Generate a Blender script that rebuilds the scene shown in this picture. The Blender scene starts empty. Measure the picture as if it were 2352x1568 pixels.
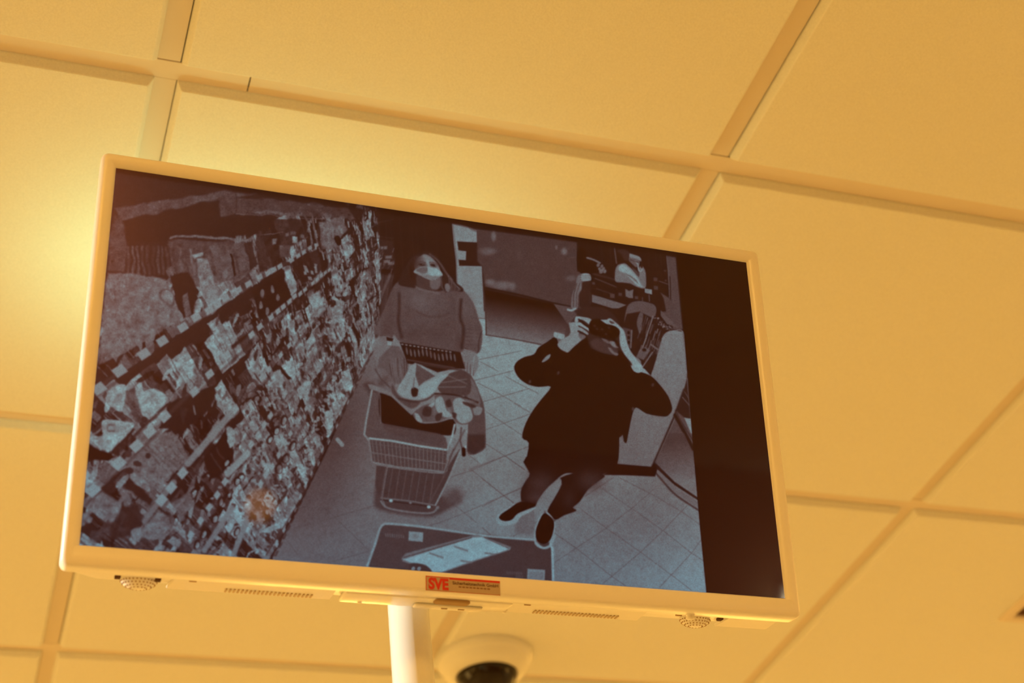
import bpy, bmesh, math
import numpy as np
from mathutils import Matrix, Vector

sc = bpy.context.scene
# ---------------------------------------------------------------- camera (about 1.6 m above the floor, looking up at the ceiling)
CAM = Vector((0, 0, 1.6)); FPX = 3532.2
RC = np.array([[0.94402583, -0.312629, -0.10525365], [0.11865315, 0.61953136, -0.77595253], [0.3077932, 0.72003056, 0.62194802]])
cd = bpy.data.cameras.new('camera'); cam = bpy.data.objects.new('camera', cd); sc.collection.objects.link(cam)
cd.sensor_fit = 'HORIZONTAL'; cd.sensor_width = 36.0; cd.lens = FPX / 2352 * 36.0; cd.clip_start = .02; cd.clip_end = 60
cam.matrix_world = Matrix(((RC[0][0], -RC[1][0], -RC[2][0], CAM.x), (RC[0][1], -RC[1][1], -RC[2][1], CAM.y),
                           (RC[0][2], -RC[1][2], -RC[2][2], CAM.z), (0, 0, 0, 1)))
cd.dof.use_dof = True; cd.dof.focus_distance = 1.27; cd.dof.aperture_fstop = 7.5
sc.camera = cam
# ---------------------------------------------------------------- world, exposure, lights
w = bpy.data.worlds.new('world'); sc.world = w; w.use_nodes = True
w.node_tree.nodes['Background'].inputs[0].default_value = (.05, .03, .01, 1); w.node_tree.nodes['Background'].inputs[1].default_value = .2
sc.view_settings.view_transform = 'Standard'; sc.view_settings.look = 'None'
sc.view_settings.gamma = 1.0; sc.view_settings.use_curve_mapping = False
sc.view_settings.exposure = 0.0
sc.cycles.max_bounces = 10; sc.cycles.diffuse_bounces = 6; sc.cycles.sample_clamp_indirect = 6.0

WARM = (1.0, .535, .106)
def light(name, kind, loc, power, color, size=.1, size_y=None, rot=(0, 0, 0), spread=None):
    l = bpy.data.lights.new(name, kind); o = bpy.data.objects.new(name, l); sc.collection.objects.link(o)
    l.energy = power; l.color = color; o.location = loc; o.rotation_euler = rot
    if kind == 'AREA':
        l.size = size
        if size_y: l.shape = 'RECTANGLE'; l.size_y = size_y
        if spread: l.spread = spread
    else: l.shadow_soft_size = size
    return o
GX0, GY0, GS = .11936, 1.08017, .62497           # suspended ceiling grid lines
ZC = 2.842                                       # visible face of the grid
LUM = [(-1, -3), (-4, -5), (5, -5), (-5, -1), (5, -1), (-4, 3), (5, 4), (1, 6), (-2, 6), (4, 6)]   # grid cells that hold ceiling lights
for i, j in LUM:
    light('ceiling_lamp', 'AREA', (GX0 + (i + .5) * GS, GY0 + (j + .5) * GS, ZC - .03), 16.5 if j == -3 else 10 if j == -5 else 26, WARM, .5)
light('glow_uplight_strip', 'AREA', (.32, 1.36, 2.655), .50, (.55, 1.0, .50), .40, .05, (math.pi, 0, 0))  # added uplight, unseen behind the monitor, for the pale ceiling glow
light('glow_uplight_point', 'POINT', (.11, 1.385, 2.665), .34, (.55, 1.0, .52), .04)  # added point light at the strip's left end, for the same glow
light('display_lamp', 'AREA', (-1.35, 1.10, 2.42), 1.7, (.88, 1.0, .92), .30, .22, (0, math.radians(-78), 0), math.radians(40))
light('left_fill', 'AREA', (-2.9, 2.7, 1.9), 26.0, (1.0, .60, .16), 2.2, 1.2, (0, math.radians(-90), 0))  # unseen broad side fill added on the left; the wall has no window

# ---------------------------------------------------------------- helpers
def mat(name, color, rough=.5, spec=.5, coat=0., noise=0., nscale=60., bump=0., bscale=300., metallic=0., emit=None, estr=0.):
    m = bpy.data.materials.new(name); m.use_nodes = True; nt = m.node_tree; b = nt.nodes['Principled BSDF']
    b.inputs['Roughness'].default_value = rough; b.inputs['Specular IOR Level'].default_value = spec
    b.inputs['Coat Weight'].default_value = coat; b.inputs['Metallic'].default_value = metallic
    b.inputs['Base Color'].default_value = (*color, 1)
    tc = nt.nodes.new('ShaderNodeTexCoord')
    if noise:
        n = nt.nodes.new('ShaderNodeTexNoise'); n.inputs['Scale'].default_value = nscale; n.inputs['Detail'].default_value = 3
        r = nt.nodes.new('ShaderNodeMix'); r.data_type = 'RGBA'
        r.inputs[6].default_value = (*[c * (1 - noise) for c in color], 1); r.inputs[7].default_value = (*[min(1, c * (1 + noise)) for c in color], 1)
        nt.links.new(tc.outputs['Object'], n.inputs['Vector']); nt.links.new(n.outputs['Fac'], r.inputs[0]); nt.links.new(r.outputs[2], b.inputs['Base Color'])
    if bump:
        n = nt.nodes.new('ShaderNodeTexNoise'); n.inputs['Scale'].default_value = bscale; n.inputs['Detail'].default_value = 4
        bp = nt.nodes.new('ShaderNodeBump'); bp.inputs['Strength'].default_value = bump; bp.inputs['Distance'].default_value = .001
        nt.links.new(tc.outputs['Object'], n.inputs['Vector']); nt.links.new(n.outputs['Fac'], bp.inputs['Height']); nt.links.new(bp.outputs[0], b.inputs['Normal'])
    if emit: b.inputs['Emission Color'].default_value = (*emit, 1); b.inputs['Emission Strength'].default_value = estr
    return m

M_TILE = mat('mineral_tile', (.80, .80, .78), .9, .2, noise=.13, nscale=620, bump=.5, bscale=420)
M_TEE = mat('painted_steel', (.76, .68, .60), .75, .15)
M_WALL = mat('wall_paint', (.75, .73, .68), .8, .3, noise=.03, nscale=4)
M_FLOOR = mat('floor_tile', (.62, .60, .56), .35, .5, noise=.06, nscale=3)
M_WHITE = mat('white_plastic', (.93, .91, .90), .28, .5, bump=.03, bscale=900)
M_RIM = mat('white_gloss_plastic', (.92, .90, .88), .16, .5)
M_METAL = mat('white_lacquer', (.80, .79, .76), .22, .5)
M_DARK = mat('dark_hole', (.10, .045, .02), .8, .2)
M_GRILLE = mat('grille_plastic', (.42, .27, .13), .7, .3)
M_VENT = mat('vent_plastic', (.60, .47, .32), .7, .3)
M_FRONT = mat('shelf_wall_dark', (.38, .27, .18), .8, .3, noise=.2, nscale=3)
M_BACK = mat('plenum', (.05, .04, .03), .9, .1)

def new(name, bm, m, parent=None, smooth=False, mats=None):
    me = bpy.data.meshes.new(name); bm.normal_update(); bm.to_mesh(me); bm.free()
    for mm in (mats or [m]): me.materials.append(mm)
    if smooth:
        for p in me.polygons: p.use_smooth = True
    o = bpy.data.objects.new(name, me); sc.collection.objects.link(o)
    if parent: o.parent = parent
    return o
def tag(o, label=None, cat=None, kind=None, group=None):
    if label: o['label'] = label
    if cat: o['category'] = cat
    if kind: o['kind'] = kind
    if group: o['group'] = group
    return o
def empty(name, loc=(0, 0, 0)):
    o = bpy.data.objects.new(name, None); sc.collection.objects.link(o); o.location = loc; return o
def box(bm, x0, x1, y0, y1, z0, z1, bev=0., seg=2):
    r = bmesh.ops.create_cube(bm, size=1.0)['verts']
    for v in r: v.co = Vector((x0 + (v.co.x + .5) * (x1 - x0), y0 + (v.co.y + .5) * (y1 - y0), z0 + (v.co.z + .5) * (z1 - z0)))
    if bev:
        ed = list({e for v in r for e in v.link_edges})
        bmesh.ops.bevel(bm, geom=ed, offset=bev, segments=seg, affect='EDGES', profile=.6)
def loft(bm, loops, cap0=False, cap1=False):
    V = [[bm.verts.new(p) for p in L] for L in loops]; n = len(V[0])
    for a, b in zip(V[:-1], V[1:]):
        for i in range(n): bm.faces.new((a[i], a[(i + 1) % n], b[(i + 1) % n], b[i]))
    if cap0: bm.faces.new(V[0][::-1])
    if cap1: bm.faces.new(V[-1])
def lathe(bm, prof, seg=48, axis=(0, 0)):
    loft(bm, [[(axis[0] + r * math.cos(2 * math.pi * k / seg), axis[1] + r * math.sin(2 * math.pi * k / seg), z) for k in range(seg)] for r, z in prof])
def rrect(hx0, hx1, hy0, hy1, r, z, n=5):
    P = []
    for cx, cy, a0 in ((hx1 - r, hy1 - r, 0), (hx0 + r, hy1 - r, 90), (hx0 + r, hy0 + r, 180), (hx1 - r, hy0 + r, 270)):
        for k in range(n + 1):
            a = math.radians(a0 + 90 * k / n); P.append((cx + r * math.cos(a), cy + r * math.sin(a), z))
    return P

# ---------------------------------------------------------------- room shell
X0, X1 = GX0 - 5 * GS, GX0 + 6 * GS; Y0, Y1 = GY0 - 5 * GS, GY0 + 7 * GS
bm = bmesh.new(); box(bm, X0, X1, Y0, Y1, -.1, 0); tag(new('floor', bm, M_FLOOR), kind='structure')
for nm, a in (('wall_left', (X0 - .1, X0, Y0, Y1)), ('wall_right', (X1, X1 + .1, Y0, Y1)), ('wall_front', (X0, X1, Y0 - .1, Y0)), ('wall_back', (X0, X1, Y1, Y1 + .1))):
    bm = bmesh.new(); box(bm, *a, 0, ZC + .02); tag(new(nm, bm, M_FRONT if nm == 'wall_front' else M_WALL), kind='structure')

ceiling = tag(empty('ceiling', (0, 0, 0)), kind='structure')
bm = bmesh.new(); box(bm, X0, X1, Y0, Y1, ZC + .03, ZC + .05); new('soffit', bm, M_BACK, ceiling)
rj = np.random.default_rng(3)
def tile_mesh():
    h = (GS - .0245) / 2; bm = bmesh.new()
    L = [rrect(-h, h, -h, h, .001, .008, 1), rrect(-h, h, -h, h, .001, -.0005, 1), rrect(-h + .0004, h - .0004, -h + .0004, h - .0004, .001, -.0022, 1),
         rrect(-h + .0046, h - .0046, -h + .0046, h - .0046, .001, -.0092, 1), rrect(-h + .0058, h - .0058, -h + .0058, h - .0058, .001, -.0102, 1)]
    loft(bm, [l[::-1] for l in L], cap0=False, cap1=True)
    return bm
t0 = new('ceiling_tile', tile_mesh(), M_TILE, ceiling); first = True
for i in range(-5, 6):
    for j in range(-5, 7):
        if (i, j) in LUM: continue
        o = t0 if first else t0.copy()
        if not first: sc.collection.objects.link(o)
        first = False
        o.location = (GX0 + (i + .5) * GS + rj.uniform(-.0009, .0009), GY0 + (j + .5) * GS + rj.uniform(-.0009, .0009), ZC + rj.uniform(-.0004, .0006))
def bar(nm, x0, x1, y0, y1, dz=0.):
    bm = bmesh.new(); box(bm, x0, x1, y0, y1, ZC + dz, ZC + .0015 + dz, .0004, 1)
    xm, ym = (x0 + x1) / 2, (y0 + y1) / 2
    if x1 - x0 > y1 - y0: box(bm, x0, x1, ym - .0008, ym + .0008, ZC + .0015, ZC + .028)
    else: box(bm, xm - .0008, xm + .0008, y0, y1, ZC + .0015, ZC + .028)
    return new(nm, bm, M_TEE, ceiling)
for j in range(-5, 8):                            # main runners, one with a butt joint in view
    y = GY0 + j * GS
    if j == 0:
        bar('main_runner', X0, .2035, y - .012, y + .012); bar('main_runner', .2048, X1, y - .012, y + .012)
    else: bar('main_runner', X0, X1, y - .012, y + .012)
c0 = None
for i in range(-5, 7):
    for j in range(-5, 7):
        if c0 is None:
            c0 = bar('cross_tee', -.012, .012, .0125, GS - .0125, .0006); o = c0
        else:
            o = c0.copy(); sc.collection.objects.link(o)
        o.location = (GX0 + i * GS + rj.uniform(-.0006, .0006), GY0 + j * GS, 0)

# ceiling lights that light the shop
M_DIFF = mat('lamp_diffuser', (.9, .9, .9), .5, .2, emit=WARM, estr=1.5)
def ceiling_light():
    t = empty('ceiling_light')
    bm = bmesh.new(); h = GS / 2 - .014; loft(bm, [rrect(-h, h, -h, h, .003, .006, 2)[::-1], rrect(-h, h, -h, h, .003, -.010, 2)[::-1], rrect(-h + .03, h - .03, -h + .03, h - .03, .003, -.010, 2)[::-1], rrect(-h + .03, h - .03, -h + .03, h - .03, .003, -.002, 2)[::-1]])
    new('frame', bm, M_TEE, t)
    bm = bmesh.new(); box(bm, -h + .03, h - .03, -h + .03, h - .03, -.004, -.001); new('diffuser', bm, M_DIFF, t)
    return t
cl = None
for i, j in LUM:
    if cl is None: cl = ceiling_light(); t = cl
    else:
        t = cl.copy(); sc.collection.objects.link(t)
        for ch in list(cl.children):
            d = ch.copy(); sc.collection.objects.link(d); d.parent = t
    t.location = (GX0 + (i + .5) * GS, GY0 + (j + .5) * GS, ZC)
    tag(t, 'square lit panel lamp set flush into the suspended shop ceiling', 'ceiling light', group='square ceiling lamps of the shop')

# ---------------------------------------------------------------- monitor (millimetres in its own frame: x right, y up, z out of the screen)
TVM = Matrix(((1, 0, 0, .32521), (0, -.2234, -.9747, .88298), (0, .9747, -.2234, 2.31080), (0, 0, 0, 1)))
tv = empty('monitor'); tv.matrix_world = TVM
tag(tv, 'white flat monitor on a white post showing a surveillance camera picture of shoppers', 'monitor')
mm = .001
def S(bm):
    bmesh.ops.scale(bm, vec=(mm, mm, mm), verts=bm.verts); return bm
HX, HY = 265.5, 149.35
OX, OT, OB = 277.0, 160.8, 165.2                   # outer half width, top, bottom
bm = bmesh.new()
def fr(ix, it, ib, z, r): return rrect(-ix, ix, -ib, it, r, z, 6)
loft(bm, [fr(HX - .3, HY - .3, HY - .3, -1.2, .3), fr(HX + .2, HY + .2, HY + .2, .2, .3), fr(HX + 3.4, HY + 3.0, HY + 2.2, 3.0, 1.2), fr(OX - 3.2, OT - 3.2, OB - 3.2, 3.6, 3.0),
          fr(OX - 1.2, OT - 1.2, OB - 1.2, 2.9, 4.5), fr(OX - .3, OT - .3, OB - .3, 1.2, 5.2), fr(OX, OT, OB, -.8, 5.5), fr(OX, OT, OB, -10, 5.5), fr(OX - 1.2, OT - 1.2, OB - 1.2, -12.5, 5), fr(OX - 6, OT - 6, OB - 3, -13, 4)])
new('bezel', S(bm), M_WHITE, tv, True)
bm = bmesh.new()
loft(bm, [fr(OX - 6, OT - 6, OB - 3, -12, 4), fr(OX - 7, OT - 8, OB - 3.6, -22, 6), fr(OX - 18, OT - 40, OB - 4.5, -34, 10), fr(OX - 34, OT - 80, OB - 8, -40, 16)], cap1=False)
V = [v for v in bm.verts if v.co.z < -39.9]
bm.faces.new(sorted(V, key=lambda v: math.atan2(v.co.y + 30, v.co.x)))
bmesh.ops.recalc_face_normals(bm, faces=bm.faces)
new('back_shell', S(bm), M_WHITE, tv, True)

def U(u, v): return (u - 265.5, 149.35 - v)        # photo-plane millimetres from the picture's top left corner
# underside fittings
UY = -OB + 3.0
def grille(u):
    x = u - 265.5; bm = bmesh.new(); RX, RY, RZ = 12.5, 6.2, 8.5; zc = -30
    loft(bm, [[(x + RX * math.cos(p) * math.cos(t), UY + .6 - RY * math.sin(p), zc + RZ * math.cos(p) * math.sin(t)) for t in np.linspace(0, 2 * math.pi, 41)[:-1]] for p in np.linspace(-.05, 1.56, 10)])
    bmesh.ops.recalc_face_normals(bm, faces=bm.faces)
    g = new('speaker_grille', S(bm), M_WHITE, tv, True)
    bm = bmesh.new()
    for p in (.16, .48, .80, 1.1):
        n = int(30 * math.cos(p)); 
        for k in range(n):
            t = 2 * math.pi * (k + .5 * (p > .4)) / n
            c = Vector((x + RX * math.cos(p) * math.cos(t), UY + .6 - RY * math.sin(p), zc + RZ * math.cos(p) * math.sin(t)))
            bmesh.ops.create_icosphere(bm, subdivisions=1, radius=.62, matrix=Matrix.Translation(c))
    h = new('holes', S(bm), M_GRILLE, g); h['kind'] = 'stuff'
grille(43.5); grille(467)
for u, v in ((28.3, 0), (55.5, 0), (484.0, 0)):
    bm = bmesh.new(); x = u - 265.5; box(bm, x - 2.0, x + 2.0, UY - 1.7, UY + .5, -23.5, -18.5, .3, 1); new('screw_recess', S(bm), M_DARK, tv)
for u in (79, 325, 448):
    bm = bmesh.new(); x = u - 265.5; box(bm, x - 2.6, x + 2.6, UY - 1.2, UY + .5, -19.5, -18, .2, 1); new('notch', S(bm), M_GRILLE, tv)
for u0, u1 in ((66, 180), (300, 421), (490, 532)):   # raised ledges with a sloping end
    bm = bmesh.new(); a, b = u0 - 265.5, u1 - 265.5
    loft(bm, [[(a, UY + 1, -15), (b, UY + 1, -15), (b, UY - .6, -16), (a, UY - .6, -16)][::-1], [(a - 3, UY + 1, -38), (b, UY + 1, -38), (b, UY - 1.6, -37), (a - 3, UY - 1.6, -37)][::-1]], True, True)
    bmesh.ops.recalc_face_normals(bm, faces=bm.faces); bmesh.ops.bevel(bm, geom=list(bm.edges), offset=.5, segments=2, affect='EDGES')
    new('ledge', S(bm), M_RIM, tv)
for u0, n in ((104, 22), (335, 24)):
    for k in range(n):
        bm = bmesh.new(); x = u0 - 265.5 + k * 2.9; box(bm, x - .7, x + .7, UY - 2.1, UY - 1.2, -35, -28, .2, 1); new('vent_slot', S(bm), M_VENT, tv)
# centre: stand plate, receiver window, control stick
bm = bmesh.new(); box(bm, 186 - 265.5, 312 - 265.5, UY - 3.0, UY + 1, -36, -14, 1.2, 2); new('stand_plate', S(bm), M_RIM, tv, True)
bm = bmesh.new(); loft(bm, [[(x_ + 265.8 - 265.5, UY - 3 - d, z_) for x_, z_ in [(px_, pz_ - 17.5) for px_, pz_, _ in rrect(-13.5 + i_, 13.5 - i_, -4.6 + i_, 4.6 - i_, 3.2 - i_ * .5, 0, 4)]] for d, i_ in ((-.5, 0), (.8, 0), (1.5, 1.0))], cap1=True)
bmesh.ops.recalc_face_normals(bm, faces=bm.faces); new('receiver_window', S(bm), M_GRILLE, tv)
bm = bmesh.new(); box(bm, 240 - 265.5, 292 - 265.5, UY - 5.2, UY - 2, -33, -24, 2.2, 3); new('clip', S(bm), M_RIM, tv, True)
for u in (263, 276):
    bm = bmesh.new(); x = u - 265.5; box(bm, x - 2.4, x + 2.4, UY - 5.7, UY - 5, -28, -26.5, .2, 1); new('notch', S(bm), M_GRILLE, tv)
for u in (201, 311.7):
    bm = bmesh.new(); x = u - 265.5; bmesh.ops.create_uvsphere(bm, u_segments=16, v_segments=8, radius=2.4, matrix=Matrix.Translation((x, UY - 1.6, -33))); new('stud', S(bm), M_RIM, tv, True)
bm = bmesh.new(); x = 453 - 265.5
loft(bm, [[(x + r * math.cos(t), UY + 1 - d, -9 + r * math.sin(t)) for t in np.linspace(0, 2 * math.pi, 21)[:-1]] for r, d in ((5.2, 0), (5.2, 3), (4.4, 3.6), (3.4, 3.4), (3.0, 5.0), (3.4, 6.4), (2.6, 7.4), (.1, 7.8))])
bmesh.ops.recalc_face_normals(bm, faces=bm.faces); new('control_stick', S(bm), M_WHITE, tv, True)
# ---------------------------------------------------------------- picture shown on the monitor (flat print of a screen)
AX0, AY0, AW, AH = 150, 360, 1690, 1050
rng = np.random.default_rng(7)
G = np.full((AH, AW), 16.0)                       # brightness of the camera picture

ZT = {'1': (160, 360, 3.336), '2': (160, 800, 3.336), '3': (780, 480, 3.92), '4': (780, 820, 3.92),
      '5': (1280, 540, 3.92), '6': (1100, 680, 3.92), '7': (1100, 1000, 3.92), '8': (600, 1150, 3.36),
      'f': (900, 560, 8.71), 'h': (1270, 700, 8.71), 'c': (1280, 540, 7.128), 'u': (600, 440, 6.03), 'p': (0, 0, 1),
      'a': (1060, 780, 5.6), 'b': (1060, 920, 5.6), 'd': (980, 1040, 5.6)}

def Z(k, pts):
    ox, oy, s = ZT[k]
    return np.array([(ox + x / s, oy + y / s) for x, y in pts], float)

def smooth(P, n=5, closed=True):
    P = np.asarray(P, float); N = len(P); out = []
    rngi = range(N) if closed else range(N - 1)
    for i in rngi:
        if closed:
            a, b, c_, d = P[i - 1], P[i], P[(i + 1) % N], P[(i + 2) % N]
        else:
            a, b, c_, d = P[max(i - 1, 0)], P[i], P[i + 1], P[min(i + 2, N - 1)]
        for t in np.arange(n) / n:
            out.append(.5 * ((2 * b) + (-a + c_) * t + (2 * a - 5 * b + 4 * c_ - d) * t * t + (-a + 3 * b - 3 * c_ + d) * t ** 3))
    if not closed: out.append(P[-1])
    return np.array(out)

def window(P, pad):
    x0 = int(max(0, np.floor(P[:, 0].min() - AX0 - pad))); x1 = int(min(AW, np.ceil(P[:, 0].max() - AX0 + pad) + 1))
    y0 = int(max(0, np.floor(P[:, 1].min() - AY0 - pad))); y1 = int(min(AH, np.ceil(P[:, 1].max() - AY0 + pad) + 1))
    if x1 <= x0 or y1 <= y0: return None
    X, Y = np.meshgrid(np.arange(x0, x1) + AX0, np.arange(y0, y1) + AY0)
    return x0, x1, y0, y1, X.astype(float), Y.astype(float)

def segdist(X, Y, a, b):
    dx, dy = b - a; L = dx * dx + dy * dy + 1e-9
    t = np.clip(((X - a[0]) * dx + (Y - a[1]) * dy) / L, 0, 1)
    return np.hypot(X - a[0] - t * dx, Y - a[1] - t * dy)

def poly(P, g, soft=2.0, alpha=1.0, tex=0.0, grad=None):
    P = np.asarray(P, float); w = window(P, soft + 1)
    if w is None: return
    x0, x1, y0, y1, X, Y = w
    ins = np.zeros(X.shape, bool); D = np.full(X.shape, 1e9)
    for i in range(len(P)):
        a, b = P[i - 1], P[i]
        D = np.minimum(D, segdist(X, Y, a, b))
        if a[1] != b[1]:
            ins ^= ((a[1] > Y) != (b[1] > Y)) & (X < (b[0] - a[0]) * (Y - a[1]) / (b[1] - a[1]) + a[0])
    sd = np.where(ins, D, -D)
    A = np.clip(.5 + sd / soft, 0, 1) * alpha
    val = g
    if grad is not None:                       # (x,y,g) -> (x,y,g)
        (ax, ay, ga), (bx, by, gb) = grad
        t = np.clip(((X - ax) * (bx - ax) + (Y - ay) * (by - ay)) / ((bx - ax) ** 2 + (by - ay) ** 2), 0, 1)
        val = ga + (gb - ga) * t
    if tex: val = val + tex * rng.standard_normal(X.shape)
    S = G[y0:y1, x0:x1]; G[y0:y1, x0:x1] = S * (1 - A) + val * A

def line(P, g, wd=2.0, soft=1.5, alpha=1.0):
    P = np.asarray(P, float); w = window(P, wd + soft + 1)
    if w is None: return
    x0, x1, y0, y1, X, Y = w
    D = np.full(X.shape, 1e9)
    for i in range(len(P) - 1): D = np.minimum(D, segdist(X, Y, P[i], P[i + 1]))
    A = np.clip(.5 + (wd / 2 - D) / soft, 0, 1) * alpha
    S = G[y0:y1, x0:x1]; G[y0:y1, x0:x1] = S * (1 - A) + g * A

def blob(cx, cy, rx, ry, g, alpha=1.0, ang=0.0, hard=1.0):
    P = np.array([(cx - 2.5 * max(rx, ry), cy - 2.5 * max(rx, ry)), (cx + 2.5 * max(rx, ry), cy + 2.5 * max(rx, ry))])
    w = window(P, 1)
    if w is None: return
    x0, x1, y0, y1, X, Y = w
    ca, sa = math.cos(ang), math.sin(ang)
    u = ((X - cx) * ca + (Y - cy) * sa) / rx; v = (-(X - cx) * sa + (Y - cy) * ca) / ry
    A = np.exp(-((u * u + v * v) ** hard)) * alpha
    S = G[y0:y1, x0:x1]; G[y0:y1, x0:x1] = S * (1 - A) + g * A

def ell(cx, cy, rx, ry, g, ang=0., soft=2., alpha=1.0):
    t = np.linspace(0, 2 * math.pi, 20)[:-1]; ca, sa = math.cos(ang), math.sin(ang)
    poly(np.stack([cx + rx * np.cos(t) * ca - ry * np.sin(t) * sa, cy + rx * np.cos(t) * sa + ry * np.sin(t) * ca], 1), g, soft, alpha)

# --- shop floor
poly([(560, 1420), (700, 1080), (800, 900), (870, 740), (1100, 765), (1240, 795), (1700, 900), (1700, 1420)], 100, 3,
     grad=((900, 1000, 88), (1150, 800, 132)))
blob(1180, 1000, 210, 260, 107, .75)
blob(1170, 860, 120, 110, 138, .7)
blob(1130, 1180, 150, 70, 116, .7)
blob(760, 1000, 75, 190, 52, .9, ang=.35)
blob(700, 1160, 90, 90, 62, .6)
blob(900, 1215, 120, 60, 96, .55)
blob(1450, 1200, 200, 130, 88, .85)
blob(1520, 1110, 90, 60, 82, .6)
blob(690, 1260, 120, 50, 84, .7)
blob(960, 1150, 70, 45, 70, .8)
# tile joints
J = [[(697, 1124), (748, 1172), (840, 1262)], [(646, 1229), (675, 1268)], [(658, 1211), (760, 1184), (858, 1157)], [(757, 1284), (838, 1263)]]
for k, L in {'a': [[(150, 270), (450, 210), (750, 150)], [(130, 530), (440, 455), (640, 405)], [(240, 805), (500, 735), (850, 635)], [(180, 560), (430, 690), (520, 740), (740, 870)],
                   [(220, 290), (440, 410)], [(540, 480), (740, 590), (960, 700)]],
             'b': [[(270, 380), (510, 300), (860, 180)], [(50, 890), (520, 720), (830, 598)], [(290, 150), (500, 290), (740, 450)], [(280, 560), (520, 720), (770, 895)], [(640, 40), (850, 160)]],
             'd': [[(270, 310), (540, 225), (970, 45), (1100, 0)], [(-300, 1000), (130, 890), (430, 775), (950, 555), (1190, 450)], [(480, 20), (640, 135)], [(540, 225), (930, 540), (1100, 670)],
                   [(970, 45), (1270, 260)], [(220, 600), (440, 775), (590, 896)]],
             '7': [[(0, 835), (70, 895)], [(0, 390), (190, 545), (300, 625)], [(0, 640), (200, 545), (360, 480)], [(650, 1150), (1120, 850), (1360, 670), (1550, 510)],
                   [(1080, 1352), (1430, 1070), (1640, 875), (1860, 655)], [(1600, 1390), (1895, 1085), (1990, 960)], [(870, 660), (1120, 850), (1430, 1070), (1710, 1280), (1890, 1420)],
                   [(1070, 480), (1360, 680), (1640, 880), (1895, 1085), (2010, 1160)], [(1250, 400), (1560, 560), (1810, 710), (1985, 835)], [(650, 890), (850, 1030), (1165, 1285), (1290, 1370)],
                   [(930, 560), (1120, 440), (1190, 395)], [(280, 910), (400, 850)]]}.items():
    for l in L: J.append(Z(k, l))
for l in J:
    line(l, 66, 1.6, 2.0, .7)

# --- back of the shop: wall, cooler, poster wall
poly([(800, 440), (1100, 510), (1110, 760), (860, 760), (800, 640)], 22, 4)
for i in range(16):
    x = 860 + rng.uniform(0, 150); line([(x, 500 + rng.uniform(0, 20)), (x + 8, 640)], rng.uniform(18, 40), 2, 2, .4)
line(Z('u', [(1230, 560), (1500, 600), (1809, 640)]), 42, 2, 2, .6)
line(Z('u', [(1350, 470), (1600, 420), (1809, 380)]), 40, 3, 3, .5)
poly(Z('u', [(1230, 590), (1809, 680), (1809, 1100), (1400, 1050), (1250, 900)]), 34, 4, .8)
for x, y in [(1500, 745), (1680, 770), (1500, 870), (1745, 900), (1470, 990), (1600, 1000), (1720, 960), (1780, 985)]:
    poly(Z('u', [(x - 45, y - 15), (x + 45, y - 22), (x + 40, y + 20), (x - 45, y + 22)]), 96, 3, .8)
    line(Z('u', [(x - 10, y + 20), (x - 70, y + 110)]), 60, 2, 2, .7)
poly(Z('u', [(1420, 1040), (1809, 1080), (1809, 1110), (1420, 1075)]), 18, 2)
for i in range(30):
    x = 838 + rng.uniform(0, 70); y = 575 + rng.uniform(-15, 45)
    line([(x, y), (x - 3, y + 9)], rng.uniform(35, 85), 2, 1.5, .7)
poly([(845, 628), (900, 632), (880, 700), (850, 760), (838, 760)], 40, 3)
for i in range(14): line([(848 + i * 4, 628), (842 + i * 3, 740)], rng.uniform(28, 60), 1.6, 1.5, .7)
line(Z('3', [(440, 590), (330, 850), (270, 1000)]), 70, 7, 4, .7)
line(Z('3', [(455, 600), (345, 860)]), 35, 2, 2, .7)
# wall panels right of the woman
poly(Z('3', [(1005, 130), (1100, 145), (1230, 190), (1230, 300), (1050, 290), (1060, 370), (1130, 380), (1125, 460), (1060, 455), (1065, 510), (1270, 515),
             (1285, 920), (1300, 930), (1295, 1130), (1240, 1130), (1180, 1100), (1050, 900), (1040, 500), (1018, 300)]), 118, 2.5)
line(Z('3', [(1010, 140), (1040, 420), (1045, 700)]), 85, 3, 2, .8)
poly(Z('3', [(1000, 125), (1060, 130), (1240, 185), (1235, 215), (1150, 170), (1030, 140)]), 50, 3, .6)
poly(Z('3', [(1240, 990), (1298, 990), (1300, 1130), (1250, 1130)]), 140, 2.5)
line(Z('3', [(1240, 985), (1298, 990)]), 70, 2, 2)
line(Z('3', [(1300, 930), (1305, 1130)]), 40, 3, 2)
# dark window with blurry reflections
poly(Z('3', [(1230, 180), (1500, 215), (2352, 330), (2160, 900), (1900, 860), (1700, 810), (1300, 710), (1275, 520), (1230, 470)]), 48, 4)
blob(1250, 690, 90, 40, 52, .5); blob(1200, 600, 80, 60, 50, .4)
for x, y, rx, ry, g in [(1380, 245, 22, 45, 95), (1330, 380, 80, 35, 78), (1460, 690, 100, 38, 90), (1345, 660, 45, 30, 88), (1545, 700, 30, 35, 84), (2020, 385, 28, 32, 95), (1950, 350, 12, 20, 80),
                        (1610, 430, 30, 40, 56), (2080, 630, 50, 30, 72), (1820, 700, 60, 60, 50), (2100, 440, 30, 8, 60)]:
    blob(780 + x / 3.92, 480 + y / 3.92, rx / 3.92, ry / 3.92, g, .85, hard=1.6)
line(Z('3', [(1300, 712), (1600, 775), (1900, 850), (2080, 890)]), 20, 5, 3)
line(Z('3', [(1310, 730), (1900, 870)]), 46, 1.5, 2, .5)
# counter front below it
poly(Z('3', [(1295, 725), (1600, 790), (1920, 860), (2040, 1040), (1990, 1230), (1780, 1215), (1600, 1185), (1310, 1135)]), 40, 2.5,
     grad=((1170, 690, 14), (1155, 775, 92)))
poly(Z('3', [(1920, 860), (2080, 890), (2130, 960), (2050, 1050)]), 58, 3)
line(Z('3', [(1300, 1135), (1600, 1185), (1800, 1225)]), 50, 2.5, 2)
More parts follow.
